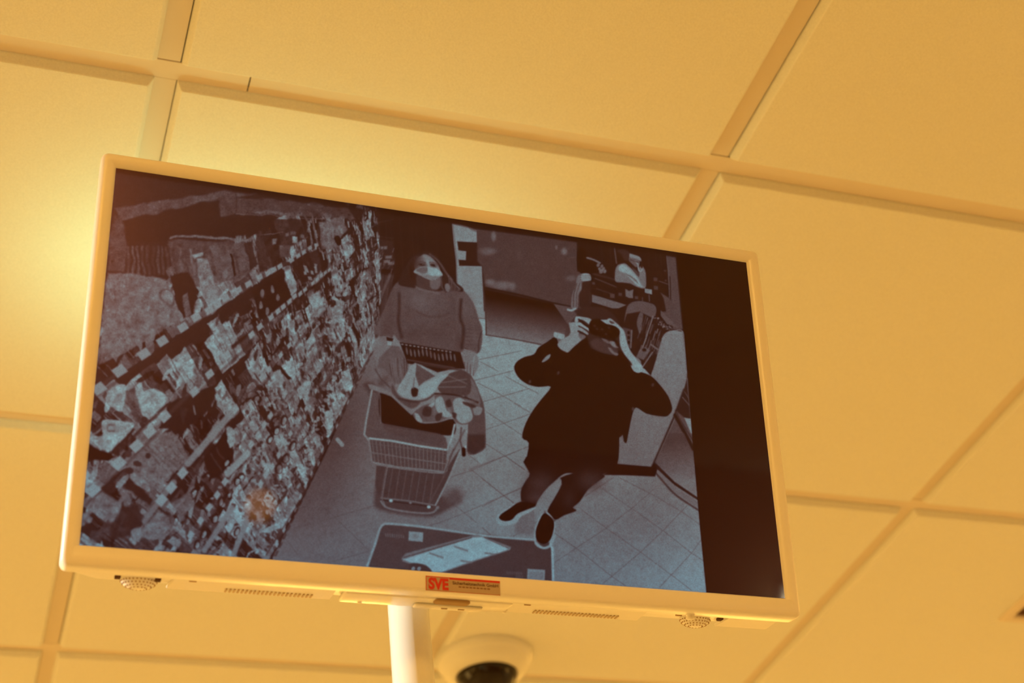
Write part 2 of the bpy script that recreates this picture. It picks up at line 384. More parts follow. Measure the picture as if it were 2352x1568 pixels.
# --- till area, people at the back right
poly(Z('c', [(320, 60), (2300, 330), (2300, 1568), (600, 1568), (540, 1200), (540, 640), (320, 600)]), 20, 3)
poly(Z('c', [(1810, 350), (1960, 380), (2010, 1000), (2060, 1568), (1900, 1568), (1860, 1060), (1830, 700)]), 58, 3)
line(Z('c', [(1860, 700), (1868, 1080)]), 22, 2.5, 2)
poly(Z('c', [(1700, 960), (1860, 1060), (2040, 1568), (1980, 1560), (1700, 1280), (1790, 1270), (1750, 1050)]), 56, 3)
poly(Z('c', [(1700, 1250), (1990, 1540), (1800, 1480), (1700, 1340)]), 66, 2)
line(Z('c', [(945, 230), (975, 470)]), 58, 3, 2)
line(Z('c', [(1810, 360), (1840, 640), (1850, 1040)]), 70, 2, 2)
for x in (330, 720, 870, 1500, 1620, 1700): line(Z('c', [(x, 160), (x + 20, 520)]), 32, 2.5, 2, .5)
# till front
line(Z('c', [(620, 720), (960, 860)]), 44, 3, 2); line(Z('c', [(640, 890), (900, 980)]), 36, 3, 2); line(Z('c', [(580, 640), (940, 740)]), 34, 4, 3)
poly(Z('c', [(560, 985), (720, 1030), (1130, 1160), (1000, 1215), (900, 1215), (560, 1110)]), 82, 2.5)
line(Z('c', [(525, 940), (530, 1130)]), 52, 2.5, 2)
poly(Z('c', [(1115, 895), (1180, 930), (1250, 905), (1240, 990), (1245, 1050), (1180, 1045), (1120, 1020)]), 82, 2.5)
for x, y, w_ in [(590, 800, 22), (900, 1010, 38), (1030, 985, 28), (1300, 1040, 28), (1620, 740, 32), (1625, 880, 34), (1780, 600, 15), (1790, 760, 15)]:
    poly(Z('c', [(x - w_, y - w_), (x + w_, y - w_ + 6), (x + w_, y + w_), (x - w_, y + w_ - 6)]), 58, 2.5, .8)
poly(Z('c', [(1440, 890), (1560, 910), (1560, 990), (1440, 960)]), 112, 2)
line(Z('c', [(1510, 1000), (1515, 1100)]), 60, 2.5, 2); line(Z('c', [(1400, 1040), (1400, 1100)]), 60, 2, 2); line(Z('c', [(1680, 770), (1820, 820)]), 60, 2, 2)
# shelf back panel with a round top and leaflets in front of it
poly(smooth(Z('c', [(1120, 1568), (1125, 1250), (1200, 1130), (1340, 1095), (1520, 1130), (1610, 1180), (1620, 1300), (1500, 1568)]), 4), 66, 3)
poly(Z('6', [(1290, 300), (1330, 170), (1450, 150), (1740, 300), (1650, 400), (1545, 735), (1460, 640), (1360, 480)]), 22, 3)
poly(smooth(Z('6', [(1440, 340), (1420, 250), (1450, 160), (1480, 170), (1470, 260), (1455, 340)]), 3), 66, 2.5)
for i in range(46):
    t = rng.uniform(0, 1); x = 1480 + 200 * t + rng.uniform(-60, 40); y = 200 + 110 * t + rng.uniform(-20, 330) * (1 - t * .5)
    l_ = rng.uniform(20, 130)
    line(Z('6', [(x, y), (x - l_ * .32, y + l_)]), rng.uniform(34, 92), rng.uniform(1, 3), 1.5, .8)
for i in range(40):
    x = rng.uniform(1560, 1740); y = 200 + (x - 1560) * .62 + rng.uniform(-25, 40)
    ell(1100 + x / 3.92, 680 + y / 3.92, rng.uniform(1, 3), rng.uniform(1, 2.5), rng.uniform(15, 110), 0, 1.5, .8)
line(Z('6', [(1570, 190), (1500, 400), (1470, 480)]), 88, 3, 2); line(Z('6', [(1560, 520), (1450, 680)]), 84, 3, 2)
poly(Z('6', [(1440, 500), (1490, 470), (1540, 500), (1480, 590), (1410, 560)]), 78, 3, .8); ell(1479, 807, 5, 4, 20, 0, 2)
line(Z('6', [(1550, 450), (1610, 495)]), 76, 4, 2)
poly(Z('6', [(1290, 290), (1380, 315), (1370, 480), (1330, 460)]), 58, 3, .8)
for y in (340, 385, 430): ell(1100 + 1345 / 3.92, 680 + y / 3.92, 3, 4, 18, 0, 2)
line(Z('6', [(1375, 320), (1362, 480)]), 88, 2, 2)
# checkout end panels, light grey
poly(smooth(Z('6', [(1545, 735), (1600, 560), (1650, 400), (1690, 345), (1760, 325), (1840, 335)]), 3, False).tolist() +
     Z('6', [(1855, 480), (1872, 700), (1860, 790), (1840, 850), (1755, 1100), (1660, 1300), (1540, 1553), (1225, 1525), (1240, 1280), (1330, 1060), (1500, 900)]).tolist(), 98, 2.5,
     grad=((1560, 780, 106), (1450, 1060, 88)))
line(smooth(Z('6', [(1650, 400), (1690, 345), (1760, 325), (1840, 333), (1856, 480), (1874, 700), (1860, 790)]), 4, False), 122, 2, 2, .8)
line(Z('6', [(1845, 860), (1755, 1100), (1650, 1330), (1545, 1555)]), 26, 5, 4)
# area right of the panel: belt, dark packs
poly(Z('6', [(1875, 720), (1905, 1000), (1930, 1390), (1942, 1568), (1600, 1568), (1560, 1540), (1755, 1130), (1845, 860)]), 58, 3)
poly(Z('6', [(1870, 780), (1900, 1130), (1840, 1110), (1770, 1050), (1830, 900)]), 24, 3)
line(Z('6', [(1830, 930), (1890, 1000)]), 70, 2, 2); line(Z('6', [(1850, 880), (1900, 960)]), 56, 2, 2)
poly(Z('6', [(1845, 1115), (1905, 1125), (1918, 1270), (1900, 1250)]), 120, 2.5)
line(Z('6', [(1760, 1090), (1840, 1240), (1925, 1400)]), 20, 8, 3); line(Z('6', [(1775, 1075), (1860, 1215), (1925, 1350)]), 76, 2.5, 2)
line(Z('6', [(1765, 1050), (1800, 1120), (1925, 1330)]), 34, 3, 2)
poly(Z('7', [(1700, 0), (1840, 0), (1935, 230), (1968, 600), (1750, 440), (1580, 270)]), 68, 3, grad=((1540, 1020, 48), (1560, 1120, 96)))
poly(Z('7', [(1580, 270), (1750, 440), (1968, 590), (1968, 615), (1740, 465), (1560, 300)]), 22, 2.5)
poly(smooth(Z('7', [(1570, 330), (1650, 420), (1760, 540), (1975, 690)]), 3, False).tolist() + smooth(Z('7', [(1970, 625), (1780, 500), (1600, 330)]), 3, False).tolist(), 86, 3)
line(smooth(Z('7', [(1560, 335), (1640, 430), (1760, 560), (1975, 705)]), 4, False), 36, 4, 4)
poly(Z('7', [(1222, 270), (1540, 300), (1570, 260), (1590, 330), (1570, 390), (1300, 375), (1100, 370)]), 14, 3)
# seated person in a light jacket, far right
poly(smooth(Z('c', [(960, 560), (1000, 500), (1080, 475), (1130, 480), (1200, 540), (1280, 620), (1350, 680), (1340, 560), (1400, 520), (1450, 600), (1465, 750), (1455, 870), (1400, 890), (1300, 860),
                    (1200, 810), (1080, 790), (960, 775), (945, 660)]), 4), 92, 3)
poly(smooth(Z('c', [(1010, 540), (1070, 490), (1150, 520), (1250, 620), (1330, 720), (1380, 830), (1430, 870), (1330, 850), (1230, 760), (1130, 650), (1030, 600)]), 4), 140, 4, .8)
for i in range(6): line(Z('c', [(1120 + 20 * i, 640 + 10 * i), (1290 + 8 * i, 740 + 14 * i)]), 80, 2, 2, .6)
poly(smooth(Z('c', [(1190, 330), (1280, 340), (1350, 370), (1390, 430), (1350, 500), (1300, 540), (1230, 480), (1180, 420)]), 4), 74, 3)
poly(smooth(Z('c', [(1180, 310), (1260, 330), (1360, 370), (1380, 430), (1280, 390), (1200, 370)]), 4), 112, 3, .9)
poly(smooth(Z('c', [(990, 270), (1080, 240), (1170, 270), (1190, 330), (1170, 420), (1110, 420), (1060, 330)]), 4), 34, 3)
line(smooth(Z('c', [(1280, 440), (1330, 490), (1340, 580), (1380, 610), (1400, 560)]), 4, False), 118, 3, 2)
line(Z('c', [(1200, 410), (1270, 440), (1340, 460)]), 46, 2, 2)
poly(smooth(Z('c', [(1360, 440), (1410, 480), (1400, 560), (1370, 520)]), 3), 22, 2)
poly(smooth(Z('c', [(1230, 540), (1300, 590), (1340, 640), (1340, 700), (1270, 620)]), 3), 52, 2.5)
# standing person at the till: dark hair and coat, striped trousers
poly(smooth(Z('c', [(330, 560), (325, 300), (380, 210), (450, 230), (500, 360), (620, 440), (720, 500), (690, 600), (560, 640), (420, 650)]), 4), 15, 3)
line(smooth(Z('c', [(490, 380), (590, 410), (700, 465)]), 4, False), 92, 4, 3)
for x, y, r in [(670, 500, 26), (730, 520, 24), (760, 560, 22), (720, 600, 34), (780, 605, 26), (690, 560, 20)]:
    ell(1280 + x / 7.128, 540 + y / 7.128, r / 7.128, r / 7.128 * 1.3, 88, .5, 2.5, .9)
poly(smooth(Z('c', [(320, 690), (400, 640), (500, 640), (545, 680), (540, 760), (420, 780), (390, 900), (340, 980), (320, 1200), (280, 1230), (225, 1210), (215, 1150), (235, 980), (290, 850)]), 4), 84, 3)
poly(smooth(Z('c', [(400, 650), (500, 640), (540, 690), (538, 745), (450, 760), (390, 740)]), 4), 130, 3)
for dy in (0, 28, 56): line(Z('c', [(385, 672 + dy), (535, 668 + dy)]), 76, 2, 2, .7)
line(Z('c', [(310, 800), (260, 980), (250, 1180)]), 50, 2.5, 2); line(Z('c', [(360, 800), (310, 960), (300, 1180)]), 56, 2, 2)
poly(Z('c', [(400, 780), (535, 760), (530, 1180), (400, 1200), (350, 1180), (350, 990), (395, 900)]), 28, 3)
line(smooth(Z('c', [(160, 1230), (220, 1245), (280, 1215)]), 3, False), 128, 5, 2.5)

# --- shelf wall: rows run to one vanishing point, goods stand towards the nadir of the shop camera
poly([(160, 370), (800, 470), (830, 560), (870, 700), (870, 745), (835, 830), (740, 1040), (650, 1215), (590, 1330), (160, 1260)], 22, 4)
VP = np.array([1085., 322.]); ND = np.array([1000., 1750.])
def rowpt(sl, x): return np.array([x, VP[1] + sl * (VP[0] - x)])
slopes = [.36, .652, .925, 1.14, 1.49, 1.72, 2.02, 2.06]
def goods(s_top, s_bot, xa, xb, step, dark, seed):
    r = np.random.default_rng(seed); x = xa
    while x < xb:
        sc = (1000 - x) / 760.0                               # goods get smaller with distance
        wd = step * sc * r.uniform(.5, 1.35)
        b0 = rowpt(s_bot, x); b1 = rowpt(s_bot, x + wd)
        T0 = rowpt(s_top, x); gap = (b0 - T0)[1]
        n0 = (b0 - ND); n0 /= np.linalg.norm(n0); n1 = (b1 - ND); n1 /= np.linalg.norm(n1)
        h = gap * r.uniform(.55, .93) / max(.35, abs(n0[1]) + abs(n0[0]) * .5)
        g = r.choice([20, 42, 66, 92, 118, 132], p=dark)
        t0, t1 = b0 + n0 * h, b1 + n1 * h * r.uniform(.92, 1.05)
        poly([b0, b1, t1, t0], g, 2.2, .92)
        for q in range(int(r.integers(2, 6) + min(14, wd * h / 260))):                     # print on the packs
            u0 = r.uniform(.05, .8); v0 = r.uniform(.05, .85); u1 = min(.95, u0 + r.uniform(.08, .5)); v1 = min(.95, v0 + r.uniform(.05, .35))
            def at(u, v): return (b0 * (1 - u) + b1 * u) * (1 - v) + (t0 * (1 - u) + t1 * u) * v
            gg = float(np.clip(g + r.choice([-70, -48, -30, 34, 52, 66]), 14, 136))
            k = r.integers(0, 3)
            if k == 0: poly([at(u0, v0), at(u1, v0), at(u1, v1), at(u0, v1)], gg, 2.2, .75)
            elif k == 1:
                line([at(u0, v0), at(u0, v1)], gg, 1.8, 1.8, .8)
                line([at(u1, v0), at(u1, v1)], gg, 1.8, 1.8, .6)
            else:
                m_ = at((u0 + u1) / 2, (v0 + v1) / 2); ell(m_[0], m_[1], max(1.5, wd * .22), max(2, h * .18), gg, r.uniform(0, 1), 2, .8)
        line([b1, t1], 18, 1.5, 1.8, .6)
        x += wd
A_ = [.2, .2, .2, .18, .14, .08]; B_ = [.10, .16, .22, .24, .18, .10]; C_ = [.45, .25, .14, .1, .04, .02]
goods(slopes[0], slopes[1], 240, 850, 44, A_, 1)
goods(slopes[1], slopes[2], 216, 860, 34, [.26, .22, .18, .16, .12, .06], 2)
goods(slopes[2], slopes[3], 205, 868, 32, [.3, .2, .16, .16, .12, .06], 3)
goods(slopes[3], slopes[4], 190, 868, 34, B_, 4)
goods(slopes[4], slopes[5], 330, 868, 24, B_, 5)
goods(slopes[5], slopes[6], 440, 868, 26, B_, 6)
# fine clutter towards the far end
for i in range(1500):
    t = rng.uniform(0, 1) ** .8; x = 870 - 300 * t; s = rng.uniform(.5, 2.0)
    p_ = rowpt(s, x)
    if p_[1] < 480 or p_[1] > 1250: continue
    n = p_ - ND; n /= np.linalg.norm(n); l_ = rng.uniform(3, 16)
    line([p_, p_ + n * l_], rng.choice([22, 50, 84, 108, 128]), rng.uniform(1.2, 3.4), 1.6, .8)
for i in range(500):
    x = rng.uniform(470, 800); s = rng.uniform(1.1, 2.0); p_ = rowpt(s, x)
    if p_[1] > 1290: continue
    ell(p_[0], p_[1], rng.uniform(2, 6), rng.uniform(2, 7), rng.choice([18, 96, 118, 132]), rng.uniform(-.6, .6), 2, .7)
# right limit of the shelves against floor
for i in range(26):
    p_ = rowpt(2.06, 625 + i * 9.2)
    line([p_, p_ + np.array([5, -9])], 20, 4, 3, .6)

# goods are never ruler straight: bend and mottle the shelf part a little
def soft_noise(step):
    gh, gw = AH // step + 3, AW // step + 3; n = rng.standard_normal((gh, gw))
    yy = np.arange(AH) / step; xx = np.arange(AW) / step; yi = yy.astype(int); xi = xx.astype(int)
    fy = (yy - yi)[:, None]; fx = (xx - xi)[None]; fy = fy * fy * (3 - 2 * fy); fx = fx * fx * (3 - 2 * fx)
    return (n[yi][:, xi] * (1 - fy) + n[yi + 1][:, xi] * fy) * (1 - fx) + (n[yi][:, xi + 1] * (1 - fy) + n[yi + 1][:, xi + 1] * fy) * fx
YY, XX = np.mgrid[0:AH, 0:AW]
shelf = (XX + AX0 < 870) & ((YY + AY0) < VP[1] + 2.06 * (VP[0] - (XX + AX0)))
def warp():
    global G
    dx = soft_noise(26) * 2.0 + soft_noise(9) * .7; dy = soft_noise(26) * 2.0 + soft_noise(9) * .7
    sx = np.clip(XX + dx, 0, AW - 1).astype(int); sy = np.clip(YY + dy, 0, AH - 1).astype(int)
    G = np.where(shelf, G[sy, sx], G)
    mott = np.clip(1 + .09 * soft_noise(4) + .12 * soft_noise(11), .6, 1.3)
    streak = np.abs(soft_noise(4)) ** 1.5
    G = np.where(shelf, 16 + (G - 16) * mott + (G > 34) * streak * 5 * np.sign(soft_noise(9)), G)

# upper left: dark header, canopy bar, lit edges
poly([(160, 370), (700, 445), (840, 480), (830, 500), (600, 470), (500, 470), (520, 520), (420, 540), (280, 500), (260, 560), (240, 640), (160, 640)], 22, 6)
poly(Z('1', [(340, 380), (900, 300), (1180, 250), (1420, 275), (1200, 300), (1100, 315), (400, 470)]), 50, 5)
line(Z('1', [(400, 465), (750, 395), (1120, 310)]), 60, 5, 5, .7)
poly(Z('1', [(340, 440), (385, 440), (430, 660), (420, 860), (290, 860), (320, 520)]), 50, 5, .8)
poly(Z('1', [(1130, 290), (1260, 275), (1270, 420), (1150, 440)]), 52, 4, .8)
poly(Z('1', [(1265, 300), (1700, 330), (2120, 390), (2180, 470), (1950, 460), (1270, 425)]), 48, 4, .8)
line(Z('1', [(1262, 270), (1268, 430)]), 26, 2, 2)
line(Z('1', [(1270, 425), (1500, 440), (1700, 465), (1950, 470)]), 70, 2.5, 2, .6)
for i in range(18): line(Z('1', [(1400 + 18 * i, 415 + 2 * i), (1460 + 18 * i, 405 + 2 * i)]), rng.uniform(50, 96), 3, 2.5, .5)
poly(Z('1', [(400, 480), (1130, 330), (1150, 450), (1430, 460), (1440, 580), (1390, 600), (800, 590), (700, 640), (440, 640)]), 20, 5)
poly(Z('1', [(1430, 460), (1800, 480), (1810, 600), (1620, 720), (1600, 820), (1450, 880), (1420, 640)]), 20, 4, .85)
for x, y, w_, h_, g in [(1560, 640, 12, 20, 82), (1650, 590, 16, 12, 78), (1715, 630, 17, 24, 122), (1640, 720, 40, 50, 52), (1770, 600, 14, 14, 70), (1700, 585, 20, 10, 60)]:
    poly(Z('1', [(x - w_, y - h_), (x + w_, y - h_), (x + w_, y + h_), (x - w_, y + h_)]), g, 3)
line(Z('1', [(1450, 590), (1620, 570)]), 62, 2, 2)
for x0_, x1_, y0_, y1_ in [(1810, 1850, 485, 660), (1855, 1885, 490, 640)]: line(Z('1', [(x0_, y0_), (x1_, y1_)]), 84, 4, 3, .8)
poly(Z('1', [(1900, 500), (2080, 450), (2120, 560), (2050, 640), (2060, 690), (1920, 690)]), 78, 4, .8)
poly(smooth(Z('1', [(2020, 620), (2060, 610), (2070, 660), (2040, 675)]), 3), 16, 2.5)
# tray box on the top shelf
line(Z('1', [(780, 600), (1000, 600), (1340, 635), (1400, 620)]), 84, 5, 4)
line(Z('1', [(760, 650), (1330, 670)]), 60, 3, 3, .7)
poly(Z('1', [(760, 620), (1340, 650), (1390, 860), (1250, 930), (960, 980), (780, 860)]), 50, 4, .85)
for i in range(12):
    x = 790 + i * 46; line(Z('1', [(x, 690 + i * 2), (x + 26, 880)]), rng.uniform(30, 84), 5, 3, .8)
poly(Z('1', [(1330, 660), (1400, 640), (1440, 820), (1370, 850)]), 22, 3, .9)
line(Z('1', [(1400, 630), (1420, 760)]), 72, 4, 3)
poly(Z('1', [(1090, 800), (1200, 720), (1240, 910), (1140, 960)]), 62, 3, .9); ell(160 + 1185 / 3.336, 360 + 890 / 3.336, 7, 9, 88, 0, 3)
poly(Z('1', [(1215, 730), (1235, 730), (1255, 900), (1240, 910)]), 18, 2)
for i in range(9): line(Z('1', [(440 + i * 38, 680), (450 + i * 38, 880)]), rng.uniform(30, 70), 6, 4, .7)
# big pale sacks at the left
poly(Z('1', [(290, 880), (420, 870), (740, 920), (790, 1060), (850, 1210), (640, 1320), (240, 1500), (250, 1200)]), 86, 5, .9)
for i in range(26):
    x = rng.uniform(270, 780); y = rng.uniform(900, 1380)
    if y > 1500 - (x - 240) * .5: continue
    line(Z('1', [(x, y), (x + rng.uniform(-10, 20), y + rng.uniform(30, 110))]), rng.choice([56, 66, 110]), 3, 3, .55)
ell(382, 680, 16, 24, 52, -.2, 4, .8); ell(382, 678, 12, 18, 92, -.2, 3, .9)
for x, y in [(610, 1110), (500, 1180), (360, 1240), (420, 1000), (330, 1060)]:
    line(smooth(Z('1', [(x - 30, y - 60), (x + 14, y - 30), (x + 10, y + 40), (x - 30, y + 70)]), 4, False), 60, 4, 5, .55)
for i in range(20):
    x = rng.uniform(270, 760); y = rng.uniform(960, 1340)
    blob(160 + x / 3.336, 360 + y / 3.336, rng.uniform(3, 9), rng.uniform(5, 14), rng.choice([58, 104]), .5, rng.uniform(-.4, .6))
poly(Z('1', [(235, 1400), (640, 1250), (880, 1180), (900, 1220), (560, 1400), (230, 1568)]), 84, 4, .7)
# dark gap and pale bottle on the top shelf
poly(Z('1', [(770, 900), (900, 860), (960, 980), (950, 1180), (860, 1220), (800, 1060)]), 20, 4)
poly(Z('1', [(860, 1060), (900, 1020), (930, 1180), (880, 1210)]), 70, 3, .8)
poly(Z('1', [(975, 770), (1040, 770), (1090, 900), (1135, 1060), (1040, 1110), (990, 960)]), 100, 4)
poly(Z('1', [(940, 735), (1010, 715), (1020, 745), (960, 765)]), 110, 3)
# second row: dark cavity with a pale upright board
poly(Z('1', [(1380, 990), (1600, 860), (1640, 880), (1700, 1060), (1560, 1160), (1440, 1250)]), 18, 3.5)
for x, y in [(1450, 1120), (1500, 1170), (1580, 1060), (1540, 1000), (1470, 1040)]: ell(160 + x / 3.336, 360 + y / 3.336, 4, 9, 90, .1, 2.5, .8)
poly(Z('1', [(1615, 850), (1680, 830), (1730, 1010), (1690, 1060)]), 120, 3)
poly(Z('1', [(1680, 790), (1900, 690), (1950, 830), (1900, 880), (1760, 980)]), 20, 3.5, .85)
for x, y, w_, h_ in [(1800, 850, 12, 24), (1840, 870, 10, 14), (1790, 880, 10, 10), (1870, 840, 10, 30), (1820, 920, 14, 14), (1860, 930, 14, 14)]:
    poly(Z('1', [(x - w_, y - h_), (x + w_, y - h_), (x + w_ + 6, y + h_), (x - w_ + 6, y + h_)]), 104, 2.5, .9)
line(Z('1', [(2000, 880), (1820, 1010), (1560, 1200), (1400, 1320), (1240, 1440)]), 16, 9, 5, .9)
poly(Z('1', [(1820, 1080), (1900, 1020), (1940, 1180), (1850, 1220)]), 116, 3.5); poly(Z('1', [(2000, 1160), (2060, 1080), (2080, 1260), (2000, 1280)]), 112, 4, .8)
poly(Z('1', [(2000, 860), (2040, 860), (2060, 980), (2010, 980)]), 108, 3)
for x, y in [(1570, 1400), (1620, 1330), (1500, 1380), (1440, 1480), (1380, 1500), (1690, 1280)]:
    ell(160 + x / 3.336, 360 + y / 3.336, 4, 11, 92, .1, 2.5, .8); ell(160 + (x + 34) / 3.336, 360 + (y + 10) / 3.336, 4, 13, 18, .1, 2.5, .8)

# front pieces, lower left
def z2(pts, g, soft=3.5, al=1.0): poly(smooth(Z('2', pts), 3), g, soft, al)
z2([(260, 350), (380, 250), (430, 300), (420, 380), (385, 450), (330, 430)], 122); ell(160 + 365 / 3.336, 800 + 365 / 3.336, 9, 12, 92, .3, 3, .8)
z2([(510, 350), (540, 310), (650, 300), (725, 350), (720, 400), (600, 510), (530, 460)], 128); ell(160 + 575 / 3.336, 800 + 370 / 3.336, 9, 9, 104, 0, 4, .8)
z2([(230, 560), (270, 520), (440, 540), (468, 590), (320, 755), (190, 690), (170, 640), (240, 640)], 122); line(smooth(Z('2', [(330, 560), (285, 565), (285, 605), (330, 610)]), 4, False), 76, 5, 4)
poly(Z('2', [(140, 700), (190, 730), (310, 770), (330, 800), (290, 830), (130, 820)]), 14, 4)
poly(Z('2', [(420, 310), (500, 300), (560, 560), (480, 540)]), 40, 4, .7)
line(Z('2', [(725, 420), (600, 530), (480, 650), (330, 790)]), 24, 7, 4, .8)
line(Z('2', [(470, 600), (390, 700), (330, 760)]), 24, 7, 4)
poly(Z('2', [(560, 640), (760, 600), (900, 800), (700, 1010), (600, 1060), (400, 870)]), 78, 5)
for i in range(6):
    x = 600 + 55 * i; y = 650 + 12 * i
    line(Z('2', [(x - 70, y + 20 + 30 * (5 - i) * .3), (x + 130, y + 270)]), 56, 3, 3, .7)
z2([(440, 960), (500, 930), (600, 1040), (560, 1070)], 96)
poly(Z('2', [(430, 990), (480, 1010), (620, 1130), (600, 1170), (420, 1050)]), 22, 4)
for x, y, r in [(430, 780, 26), (500, 855, 24), (440, 910, 26), (580, 800, 20), (315, 1045, 30), (545, 560, 20), (560, 520, 24)]: ell(160 + x / 3.336, 800 + y / 3.336, r / 3.336 * 1.2, r / 3.336, 24, .3, 3, .9)
poly(Z('2', [(740, 400), (860, 350), (1080, 260), (1110, 330), (1060, 440), (880, 600), (840, 640), (760, 580), (660, 590)]), 20, 4)
poly(Z('2', [(810, 430), (900, 440), (850, 560)]), 32, 3, .6)
for i in range(28):
    x = rng.uniform(880, 1240); y = rng.uniform(300, 740) - (x - 880) * .35 + 80
    line(Z('2', [(x, y), (x + 12, y + rng.uniform(20, 60))]), rng.choice([24, 60, 96]), 3.4, 2.5, .75)
poly(Z('2', [(1010, 830), (1180, 600), (1240, 760), (1230, 860), (1120, 970), (1060, 980)]), 18, 4)
line(Z('2', [(1070, 780), (1150, 920)]), 44, 3, 3, .7); line(Z('2', [(1110, 740), (1190, 880)]), 40, 3, 3, .7)
# oval label bottles in lower rows
for x, y in [(1615, 540), (1560, 610), (1515, 685), (1680, 740), (1630, 830), (1580, 900), (1290, 970), (1260, 1000), (930, 1080), (790, 1290), (1140, 1150), (1090, 1280), (1260, 1390), (990, 1390), (950, 1470), (1180, 860)]:
    ell(160 + x / 3.336, 800 + y / 3.336, 8, 12, 16, .35, 2.5, .85); ell(160 + (x + 4) / 3.336, 800 + (y + 6) / 3.336, 4.5, 8, 118, .35, 2.5, .95)
for P_ in [[(1190, 580), (1230, 600), (1250, 680), (1200, 740)], [(1720, 840), (1790, 900), (1800, 930), (1770, 960)], [(1940, 480), (1990, 470), (2000, 570), (1950, 610)], [(1840, 690), (1880, 680), (1890, 740), (1860, 760)],
           [(1750, 260), (1830, 250), (1800, 360), (1750, 340)], [(1520, 190), (1590, 160), (1620, 230), (1560, 280)], [(2070, 240), (2110, 210), (2140, 260), (2100, 320)], [(1580, 1360), (1440, 1400), (1560, 1310)]]:
    z2(P_, 124, 3, .9)
poly(Z('2', [(1600, 120), (1650, 110), (1710, 180), (1680, 215)]), 130, 2.5); poly(Z('2', [(1560, 110), (1600, 125), (1680, 220), (1650, 230)]), 18, 3)
poly(Z('2', [(130, 1180), (240, 1060), (380, 1160), (360, 1260), (300, 1300), (220, 1200), (120, 1260)]), 80, 5, .9)
poly(Z('2', [(350, 1000), (430, 1060), (470, 1150), (400, 1180)]), 84, 5, .8)
z2([(130, 1020), (180, 990), (240, 1040), (180, 1110)], 90)
poly(Z('2', [(380, 1200), (500, 1160), (560, 1300), (460, 1400), (300, 1420), (300, 1320)]), 26, 5, .85)
z2([(560, 1280), (700, 1240), (740, 1330), (700, 1430), (600, 1440), (540, 1400)], 84, 4)
z2([(460, 1360), (530, 1340), (560, 1400), (500, 1440)], 92, 4)
z2([(150, 1360), (220, 1370), (230, 1440), (160, 1450)], 46, 4, .7)
poly(Z('2', [(760, 1160), (900, 1060), (940, 1180), (830, 1290)]), 74, 4, .8)
poly(Z('2', [(680, 1260), (760, 1250), (840, 1340), (760, 1420)]), 70, 4, .6)

warp()
# shelf rails with white price tags
rows = {1: [(227, 885), (274, 845), (329, 807), (371, 778), (418, 747), (448, 724), (478, 708), (497, 696), (515, 681), (545, 663), (568, 649), (593, 634), (613, 624), (626, 617), (640, 609), (667, 595), (682, 585), (695, 577), (709, 567), (724, 561)],
        2: [(212, 1116), (271, 1055), (311, 1016), (341, 984), (376, 950), (443, 894), (478, 854), (518, 813), (574, 765), (593, 747), (619, 726), (635, 712), (647, 702), (661, 690), (673, 678), (686, 672), (697, 663), (715, 648), (725, 639), (735, 630), (744, 624), (753, 618)],
        3: [(415, 1079), (389, 1112), (367, 1140), (536, 935), (613, 845), (597, 862), (640, 812), (660, 790), (700, 745), (730, 712)],
        4: [(562, 1037), (511, 1100), (493, 1130), (475, 1158), (455, 1188), (433, 1220), (587, 995), (571, 1016), (601, 971), (616, 950), (650, 900), (680, 855), (720, 800)],
        5: [(592, 1106), (604, 1085), (619, 1067), (634, 1040), (649, 1013), (661, 992), (682, 959), (697, 935), (720, 895), (740, 862), (760, 828)],
        6: [(628, 1244), (644, 1211), (656, 1187), (670, 1163), (683, 1136), (695, 1112), (709, 1085), (724, 1059), (734, 1032), (748, 1010), (767, 974), (776, 947), (793, 920), (807, 887), (820, 860), (837, 824), (846, 800), (853, 780)]}
rails = {1: [(206, 900), (300, 832), (450, 728), (600, 634), (730, 558)], 2: [(190, 1140), (300, 1030), (450, 885), (600, 745), (760, 612)],
         3: [(330, 1180), (427, 1058), (535, 935), (640, 815), (735, 705)], 4: [(440, 1230), (520, 1090), (640, 925), (740, 770)],
         5: [(560, 1180), (640, 1040), (720, 900), (780, 790)]}
for k, L in rails.items():
    line(np.array(L) + np.array([6, 9]), 24, 8, 5, .45)
    line(np.array(L) + np.array([-2, -1]), 52, 10, 5, .35)
for a, b, g in [((535, 935), (427, 1058), 104), ((562, 1037), (517, 1082), 116), ((526, 1160), (463, 1256), 98), ((560, 1190), (530, 1265), 100), ((395, 1100), (328, 1187), 86)]:
    line([a, b], g, 15 if g > 100 else 12, 4, .9)
for k, L in rows.items():
    for x, y in L:
        s = np.clip(4 + (760 - x) * .022, 4, 15) if k < 6 else 5.2
        if k in (4, 5): s = min(s, 8)
        d = (VP - np.array([x, y])); d /= np.linalg.norm(d); n = np.array([x, y]) - ND; n /= np.linalg.norm(n)
        c_ = np.array([x, y], float)
        poly([c_ - d * s - n * s * .8, c_ + d * s * .9 - n * s * .8, c_ + d * s * .9 + n * s * .75, c_ - d * s + n * s * .75], 124 if k > 1 else 118, 3, .95)
        line([c_ - d * s * .3, c_ + d * s * .5], 100, 1.5, 1.5, .5)
line(Z('2', [(2030, 690), (2065, 730)]), 118, 9, 3)
line(Z('3', [(290, 1010), (200, 1180), (130, 1300)]), 96, 4, 2.5, .8); line(Z('3', [(260, 1280), (180, 1440)]), 96, 4, 2.5, .8)
line(Z('2', [(2290, 40), (2190, 220), (2050, 520), (1900, 820), (1750, 1140), (1480, 1560)]), 34, 3, 3, .8)

# --- trolley shadow, woman, trolley, bags
poly(smooth(Z('4', [(190, 240), (280, 420), (330, 900), (280, 1250), (330, 1370), (700, 1430), (840, 1420), (1060, 1290), (1000, 1200), (860, 1250), (400, 1000), (330, 300)]), 3), 40, 10, .75)
ell(1035, 1138, 24, 20, 66, 0, 16, .7)
